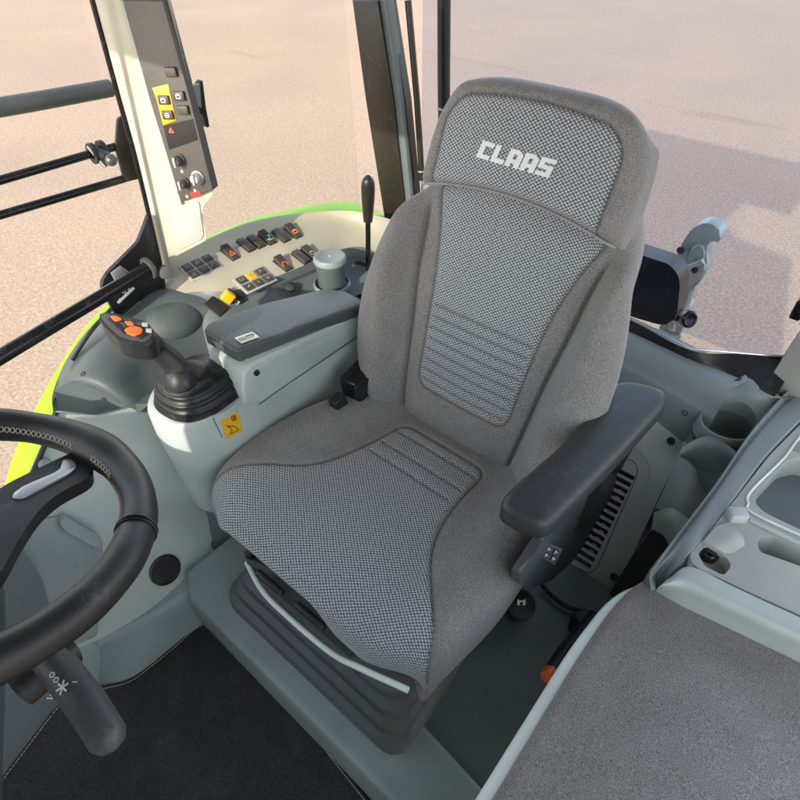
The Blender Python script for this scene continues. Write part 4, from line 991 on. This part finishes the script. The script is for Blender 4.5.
lathe('round_lamp', at(688, 319, y=.95), (at(695, 321, y=.9)-at(675, 316, y=.95)), [(.020, -.02), (.026, -.005), (.026, .008), (.02, .012), (.012, .008), (0, .008)], 'gloss', wl, 28)
tube('lamp_stem', [at(674, 317, y=.95), at(686, 319, y=.95)], .012, 'gloss', wl, 12)

# ================================================================== LEFT SIDE: SLOPING PANEL WITH GRILLE
PS = (V((0, .22, .13)), V((0, -.32, .34))); nS = PS[1].normalized()
def ps(u, v, off=0.): return at(u, v, pl=PS, off=off)
slp = thing('wheel_arch_panel', 'pale green grey sloping panel with a slotted vent grille beside the seat', 'panel', ps(620, 560))
sp1 = [ps(u, v) for u, v in ((600, 393), (640, 401), (684, 438), (676, 462), (660, 495), (641, 536), (632, 556), (607, 597), (603, 604), (560, 578), (500, 545), (500, 420))]
def cut(o, cutters):
    bpy.context.view_layer.update()
    for c in cutters:
        md = o.modifiers.new('b', 'BOOLEAN'); md.operation = 'DIFFERENCE'; md.object = c; md.solver = 'EXACT'
    dg = bpy.context.evaluated_depsgraph_get(); me = bpy.data.meshes.new_from_object(o.evaluated_get(dg))
    o.modifiers.clear(); o.data = me
    for c in cutters: bpy.data.objects.remove(c)
    for p in me.polygons: p.use_smooth = True
    me.set_sharp_from_angle(angle=R(35))
base = panel('panel', sp1, -nS*.012, 'light', slp, bevel=.003)
cen = [ps(u, v) for u, v in ((629, 476), (625.5, 482.5), (622, 489), (618.5, 496), (615.5, 504), (612, 511.5), (609.5, 518), (606.5, 525), (603.5, 531), (600.5, 538), (597, 545), (593.5, 551.5), (590, 558), (586, 564))]
bm = bmesh.new()
g0_, g1_ = cen[0], cen[-1]; gd = (g1_-g0_)/(len(cen)-1)
for k in range(len(cen)):
    c = g0_+gd*k+V((-.012, 0, 0)); b_box(bm, c, ((1, 0, 0), gd.normalized(), nS), (.026, gd.length*.29, .03), .002, 2)
ctr_ = from_bm('cutter', bm, 'black'); cut(base, [ctr_])
box('grille_backing', (g0_+g1_)/2-nS*.05+V((-.012, 0, 0)), (.045, (g1_-g0_).length/2+.02, .004), 'black', slp, ax=((1, 0, 0), gd.normalized(), nS), bevel=0)
for k in range(2, 13, 1):
    c = g0_+gd*(k+.45)+V((-.004, 0, 0))-nS*.022; box('inner_fin', c, (.007, gd.length*.30, .004), 'mint' if k in (2, 3, 7, 8, 9, 10, 11) else 'trim', slp, ax=((1, 0, 0), gd.normalized(), nS), bevel=.002)
gl_ = smooth_loop([ps(u, v, .001) for u, v in ((612, 462), (632, 459), (638, 468), (636, 478), (597, 568), (589, 574), (566, 562), (540, 545))], .012, 4)
tube('grille_outline', gl_, .0011, 'tealdk', slp, 6, closed=True)
for u, v in ((614, 577), (671, 441)): screw(ps(u, v, .002), nS, .010, slp)
tube('panel_crease', [ps(u, v, .0) for u, v in ((640, 451), (650, 470), (640, 500))], .0022, 'light', slp, 6, sm=12)
# riser between the panel and the floor
lowe = [ps(603, 604), ps(560, 578), ps(500, 545)]
loft('riser', [[p+V((0, 0, -.004)) for p in lowe], [V((p.x, p.y-.012, .148)) for p in lowe]], 'light', slp, 20, 5, ext=(0, .02, 0))
# pale bulge and the black slot beside it
loft('bulge', [[ps(684, 439, .002), ps(698, 452, .03), ps(716, 480, .03)], [ps(675, 462, .004), ps(692, 480, .045), ps(708, 503, .03)], [ps(666, 484, .004), ps(682, 500, .045), ps(695, 518, .03)], [ps(655, 508, .002), ps(672, 514, .03), ps(684, 530, .03)]], 'light', slp, 24, 30, ext=(0, .02, -.03))
loft('lower_bulge', [[ps(654, 512, .002), ps(672, 508, .04), ps(690, 520, .05)], [ps(652, 525, .006), ps(668, 520, .05), ps(684, 535, .05)], [ps(650, 532, .0), ps(662, 534, .02), ps(672, 550, .03)]], 'mint', slp, 20, 16, ext=(0, .02, -.03))
panel('black_slot', smooth_loop([ps(u, v, .012) for u, v in ((652, 529), (662, 534), (673, 541), (640, 585), (612, 602), (607, 598), (630, 560))], .006, 3), -nS*.01, 'black', slp, bevel=.002)
tube('slot_edge', [ps(u, v, .014) for u, v in ((662, 534), (650, 552), (636, 572))], .002, 'trim', slp, 6)

# --- rear left corner moulding with the cup holder
cor = thing('corner_moulding', 'blue grey rear left corner moulding holding an oval cup holder', 'corner moulding', at(720, 430, z=.5))
cm_o = loft('moulding', [[at(655, 400, z=.30), at(683, 439, z=.44), at(697, 411, z=.51), at(716, 392, z=.575), at(741, 377, z=.605), at(765, 386, z=.60)],
                  [at(680, 460, z=.36), at(692, 455, z=.44), at(706, 424, z=.50), at(732, 402, z=.565), at(752, 391, z=.595), at(775, 392, z=.60)],
                  [at(690, 480, z=.34), at(702, 476, z=.44), at(718, 440, z=.50), at(745, 414, z=.56), at(764, 400, z=.585), at(785, 398, z=.60)],
                  [at(702, 500, z=.32), at(714, 490, z=.44), at(738, 452, z=.51), at(768, 424, z=.56), at(790, 405, z=.58), at(812, 395, z=.59)]], 'blue', cor, 60, 40, ext=(0, .02, -.04))
cc = at(727, 425, z=.535); hx = V((RT.x, RT.y, 0)).normalized()
bm = bmesh.new(); b_lathe(bm, cc+V((0, 0, -.05)), (0, 0, 1), [(0, -.02), (.050, -.02), (.052, .12), (.052, .14), (0, .14)], 40, hint=hx)
for v in bm.verts:
    d = v.co-cc; a = d.dot(hx); v.co += hx*a*.12; 
ctr_ = from_bm('cutter', bm, 'tealdk')
md_ok = True
cut(cm_o, [ctr_])
bm = bmesh.new(); b_lathe(bm, cc, (0, 0, 1), [(.0525, .0), (.054, .008), (.0575, .007), (.060, -.004), (.062, -.03)], 48, hint=hx)
for v in bm.verts: d = v.co-cc; v.co += hx*d.dot(hx)*.12
chd = from_bm('cup_holder', bm, 'blue', cor, 60)
bm = bmesh.new(); b_lathe(bm, cc, (0, 0, 1), [(0, -.062), (.046, -.062), (.0492, -.055), (.0494, .001), (.053, .001)], 48, hint=hx)
for v in bm.verts: d = v.co-cc; v.co += hx*d.dot(hx)*.12
from_bm('cup_liner', bm, 'trough', chd, 60)
loft('cup_front', [[at(u, v, z=.535) for u, v in ((681, 449), (689, 443), (699, 438), (709, 436), (720, 440), (732, 448), (741, 458))],
                   [at(u, v, z=.525) for u, v in ((680, 455), (688, 451), (698, 447), (709, 446), (720, 450), (731, 457), (739, 466))],
                   [at(u, v, z=.48) for u, v in ((682, 458), (690, 459), (700, 461), (709, 465), (719, 469), (728, 473), (735, 477))],
                   [at(u, v, z=.43) for u, v in ((686, 459), (694, 467), (702, 475), (709, 482), (713, 488), (722, 488), (732, 486))]], 'blue', cor, 40, 24, ext=(0, .012, -.01))
tube('moulding_seam', [at(u, v, z=z) for u, v, z in ((683, 438, .445), (690, 422, .49), (700, 406, .535), (713, 394, .575), (727, 385, .598), (741, 378, .61))], .0022, 'rubber', cor, 8, sm=24)

# --- left console with the tray
lc = thing('left_console', 'grey storage console with tray compartments behind the passenger seat', 'console', at(730, 540, z=.58))
A_ = [(830, 345, .56), (800, 378, .56), (748, 437, .555), (712, 490, .55), (668, 548, .55), (645, 578, .53)]
B_ = [(835, 362, .60), (805, 394, .60), (758, 444, .60), (724, 490, .60), (684, 543, .60), (656, 577, .56)]
C_ = [(850, 370, .602), (812, 408, .602), (768, 453, .602), (736, 495, .602), (704, 536, .602), (684, 558, .60), (669, 575, .58)]
rail = loft('rail', [[at(u, v, z=z)+V((.004, 0, -.40)) for u, v, z in A_], [at(u, v, z=z) for u, v, z in A_], [at(u-2, v, z=z+.028) for u, v, z in A_][:0] or [at((a[0]*.6+b[0]*.4), (a[1]*.6+b[1]*.4), z=.588) for a, b in zip(A_, B_)], [at(u, v, z=z) for u, v, z in B_], [at(u, v, z=z) for u, v, z in C_]], 'blue', lc, 70, 40, ext=(.012, 0, -.03), ang=80)
D_ = [(668, 579, .58), (690, 567, .602), (730, 585, .602), (770, 604, .602), (810, 622, .602), (900, 664, .602)]
E_ = [(655, 592, .522), (680, 603, .535), (720, 622, .535), (760, 641, .535), (800, 660, .535), (900, 708, .535)]
loft('front_slope', [[at(u, v, z=z) for u, v, z in D_], [at((a[0]+b[0])/2, (a[1]+b[1])/2, z=.597) for a, b in zip(D_, E_)], [at(u, v, z=z) for u, v, z in E_], [at(u, v, z=z)+V((0, 0, -.15)) for u, v, z in E_]], 'light', lc, 40, 24, ext=(0, .02, -.02), ang=80)
zt = .6
tp = [at(u, v, z=zt) for u, v in ((855, 372), (812, 412), (768, 457), (737, 497), (706, 536), (688, 556), (690, 566), (700, 572), (760, 600), (830, 632), (930, 680), (1000, 520), (950, 420))]
tray = panel('tray_body', smooth_loop(tp, .008, 3), (0, 0, -.16), 'greige', lc, bevel=.003)
cuts = []
def cutter(px, z0, z1, r=.015):
    bm = bmesh.new(); pp_ = smooth_loop([at(u, v, z=z1) for u, v in px], r, 4)
    a = [bm.verts.new(V((p.x, p.y, zt+.02))) for p in pp_]
    c0 = sum(pp_, V())/len(pp_)
    b = [bm.verts.new(V((p.x, p.y, z0))+(c0-p)*.05) for p in pp_]
    bm.faces.new(a); bm.faces.new(b[::-1])
    for i in range(len(a)): bm.faces.new((a[i], b[i], b[(i+1) % len(a)], a[(i+1) % len(a)]))
    return from_bm('cutter', bm, 'tealdk')
cuts.append(cutter(((758, 490), (754, 503), (764, 513), (860, 558), (900, 490), (805, 455), (786, 460)), zt-.055, zt))
cuts.append(cutter(((800, 432), (789, 450), (810, 456), (905, 492), (930, 440), (850, 400)), zt-.05, zt, .01))
cuts.append(cutter(((757, 544), (760, 537), (775, 536), (850, 572), (860, 592), (800, 566), (760, 552)), zt-.10, zt, .006))
cuts.append(cutter(((697, 552), (706, 544), (728, 558), (732, 566), (724, 576), (704, 566)), zt-.03, zt, .008))
cut(tray, cuts)
TB = bvh(tray)
sheet('tray_liner', [at(u, v, z=zt-.0545) for u, v in ((735, 485), (742, 520), (870, 575), (1000, 500), (850, 425))], 'trough', lc)
box('raised_stop', at(737, 515, z=zt+.008), (.018, .014, .012), 'light', lc, ax=(hx, V((-hx.y, hx.x, 0)), (0, 0, 1)), bevel=.006)
loft('curved_divider', [[at(704, 541, z=.605), at(716, 527, z=.607), at(730, 522, z=.607)], [at(715, 547, z=.606), at(730, 537, z=.612), at(742, 535, z=.608)], [at(727, 555, z=.598), at(737, 550, z=.603), at(745, 545, z=.60)]], 'greige', lc, 20, 20, ext=(0, 0, -.012))
tube('top_edge_seam', [at(u, v, z=zt+.001) for u, v in ((689, 557), (691, 563), (698, 569), (760, 598), (860, 643))], .0014, 'tealdk', lc, 6)
tube('tray_lip', [at(u, v, z=zt+.0015) for u, v in ((862, 383), (806, 431), (784, 458), (752, 490), (748, 503), (758, 516), (862, 562))], .0022, 'mint', lc, 8, sm=40)
tube('inner_rib', [at(u, v, z=zt+.001) for u, v in ((750, 520), (775, 532), (860, 572))], .004, 'light', lc, 8)
sk = lathe('socket', at(710, 554, z=zt-.018), (0, 0, 1), [(.015, -.01), (.016, .006), (.013, .010), (.010, .004), (0, .004)], 'gloss', lc, 24)
box('socket_tab', at(711, 552, z=zt-.008), (.010, .005, .003), 'black', sk, bevel=.002)
# left rear cab post
lp = thing('rear_left_post', 'flat grey cab post rising at the right edge beside the rear window', 'post', at(780, 400, y=.72))
panel('post_body', smooth_loop([at(u, v, y=yy) for u, v, yy in ((850, 250, .76), (786, 357, .74), (752, 404, .70), (775, 425, .66), (812, 418, .66), (900, 380, .68))], .006, 3), (.0, .04, 0), 'greige', lp, bevel=.004)
panel('rubber_foot', [at(u, v, y=.73) for u, v in ((797, 349), (803, 340), (840, 345), (840, 372), (799, 358))], (0, .01, 0), 'rubber', lp, bevel=.002)
dl_ = box('door_latch', at(800, 308, y=.80), (.012, .02, .025), 'gloss', None, bevel=.005)
tag(dl_, 'small black latch block at the right edge of the rear window beside the grey post', 'latch')
tube('latch_arm', [at(800, 308, y=.80), at(815, 312, y=.80), at(850, 340, y=.79)], .008, 'gloss', dl_, 10)

# --- passenger seat
ps_ = thing('passenger_seat', 'flat brown grey cloth passenger seat cushion in a pale mint frame', 'seat', (.75, -.25, .3))
co_ = smooth_loop([V((x, y, 0)) for x, y in ((.512, -.60), (.505, -.18), (.510, -.02), (.538, .075), (.80, .10), (1.05, .12), (1.05, -.6))], .09, 8)
# frame a little wider and lower than the cushion
fr2 = smooth_loop([V((x, y, 0)) for x, y in ((.492, -.60), (.487, -.16), (.497, -.02), (.540, .062), (.80, .096), (1.05, .12), (1.05, -.6))], .05, 8)
pillow('seat_frame', fr2, .30, .508, .010, 'mint', ps_, 0)
pillow('cushion', co_, .50, .525, .024, 'velour', ps_, .022)
# --- small things on the floor
kb_ = thing('orange_tip_lever', 'black rod lever with an orange end cap low beside the passenger seat', 'lever', at(560, 675, z=.30))
tube('rod', [at(594, 618, z=.24), at(566, 650, z=.30), at(551, 672, z=.34)], [.018, .016, .015], 'black', kb_, 18)
lathe('end_cap', at(551, 672, z=.34), at(541, 684, z=.355)-at(551, 672, z=.34), [(.0145, -.004), (.0150, .012), (.013, .020), (.0, .021)], 'orange', kb_, 24)
fc = lathe('floor_plug', at(583, 628, z=.155), (0, 0, 1), [(.035, -.005), (.034, .03), (.022, .045), (0, .046)], 'rubber', None, 28)
tag(fc, 'black rubber cone on the floor between cable and passenger seat', 'floor plug')
cb = tube('floor_cable', [at(u, v, z=.165) for u, v in ((542, 585), (552, 596), (568, 607), (590, 613), (612, 616))], .006, 'rubber', None, 10, sm=24)
tag(cb, 'thin black cable curving over the floor beside the seat', 'cable')

# ================================================================== ROOF, UNSEEN SUN BLOCKERS ADDED FOR SHADE
roof = thing('cab_roof', 'flat unseen cab roof over the seats, widened left to cast shade', 'roof', (0, -.1, 1.75))
for n_, c, h in (('roof_panel', (.2, .38, 1.80), (1.15, .76, .05)), ('roof_front', (0, -1.07, 1.80), (.86, .15, .05)), ('roof_side', (-.68, -.61, 1.80), (.18, .31, .05)), ('roof_side', (.68, -.61, 1.80), (.18, .31, .05))):  # roof panel widened past the cab's left side to stretch the ground shadow
    box(n_, c, h, 'greige', roof, bevel=.01)
box('roof_hatch', (0, -.61, 1.80), (.5, .31, .03), 'greige', roof, bevel=.01)
bh = panel('sun_blocker_low', [V((-.75, -1.22, .93)), V((1.0, -1.22, .93)), V((1.0, -1.22, 0)), V((-.75, -1.22, 0))], (0, -.01, 0), 'light', None, bevel=0)  # unseen sheet added to keep sun off the footwell and lower console
tag(bh, 'pale unseen sheet added low in front to block sun', 'sun blocker')
od = panel('sun_blocker_side', [V((.95, -1.25, 1.74)), V((1.62, -1.35, 1.74)), V((1.62, -1.35, -.5)), V((.95, -1.25, -.5))], (0, -.03, 0), 'greige', None, bevel=.005)  # unseen board added to widen the shadow on the ground behind
tag(od, 'unseen board added at the front left to block sun', 'door')
bl = panel('sun_blocker_front', [V((-.08, -1.20, 1.78)), V((1.0, -1.20, 1.78)), V((1.0, -1.20, .9)), V((-.20, -1.20, .9)), V((-.20, -1.20, 1.2)), V((-.08, -1.20, 1.24))], (0, -.004, 0), 'greige', None, bevel=0)  # unseen sheet added to shade the seat; stepped edge lets sun reach the lid
tag(bl, 'unseen sheet added ahead of the steering wheel to block sun', 'sun blind')
# ================================================================== LIGHT
w = bpy.data.worlds.new('World'); scn.world = w; w.use_nodes = True
nt = w.node_tree; bg = nt.nodes['Background']; sky = nt.nodes.new('ShaderNodeTexSky'); sky.sky_type = 'NISHITA'; sky.sun_disc = False
SD = V((-.19, .90, -.39)).normalized()                  # the way the sunlight travels
sky.sun_elevation = math.asin(-SD.z); sky.sun_rotation = math.atan2(-SD.x, -SD.y)
hs_ = nt.nodes.new('ShaderNodeHueSaturation'); hs_.inputs['Saturation'].default_value = .42
nt.links.new(sky.outputs[0], hs_.inputs['Color']); nt.links.new(hs_.outputs[0], bg.inputs[0]); bg.inputs[1].default_value = .58
sl = bpy.data.lights.new('sun', 'SUN'); sl.energy = 5.2; sl.angle = R(.5); sl.color = (1, .90, .74)
so = bpy.data.objects.new('sun', sl); COL.objects.link(so); so.rotation_euler = SD.to_track_quat('-Z', 'Y').to_euler()
scn.view_settings.view_transform = 'Standard'; scn.view_settings.look = 'None'; scn.view_settings.exposure = 0
scn.render.engine = 'CYCLES'; scn.cycles.max_bounces = 10; scn.cycles.diffuse_bounces = 5; scn.cycles.transparent_max_bounces = 12
scn.cycles.sample_clamp_indirect = 6
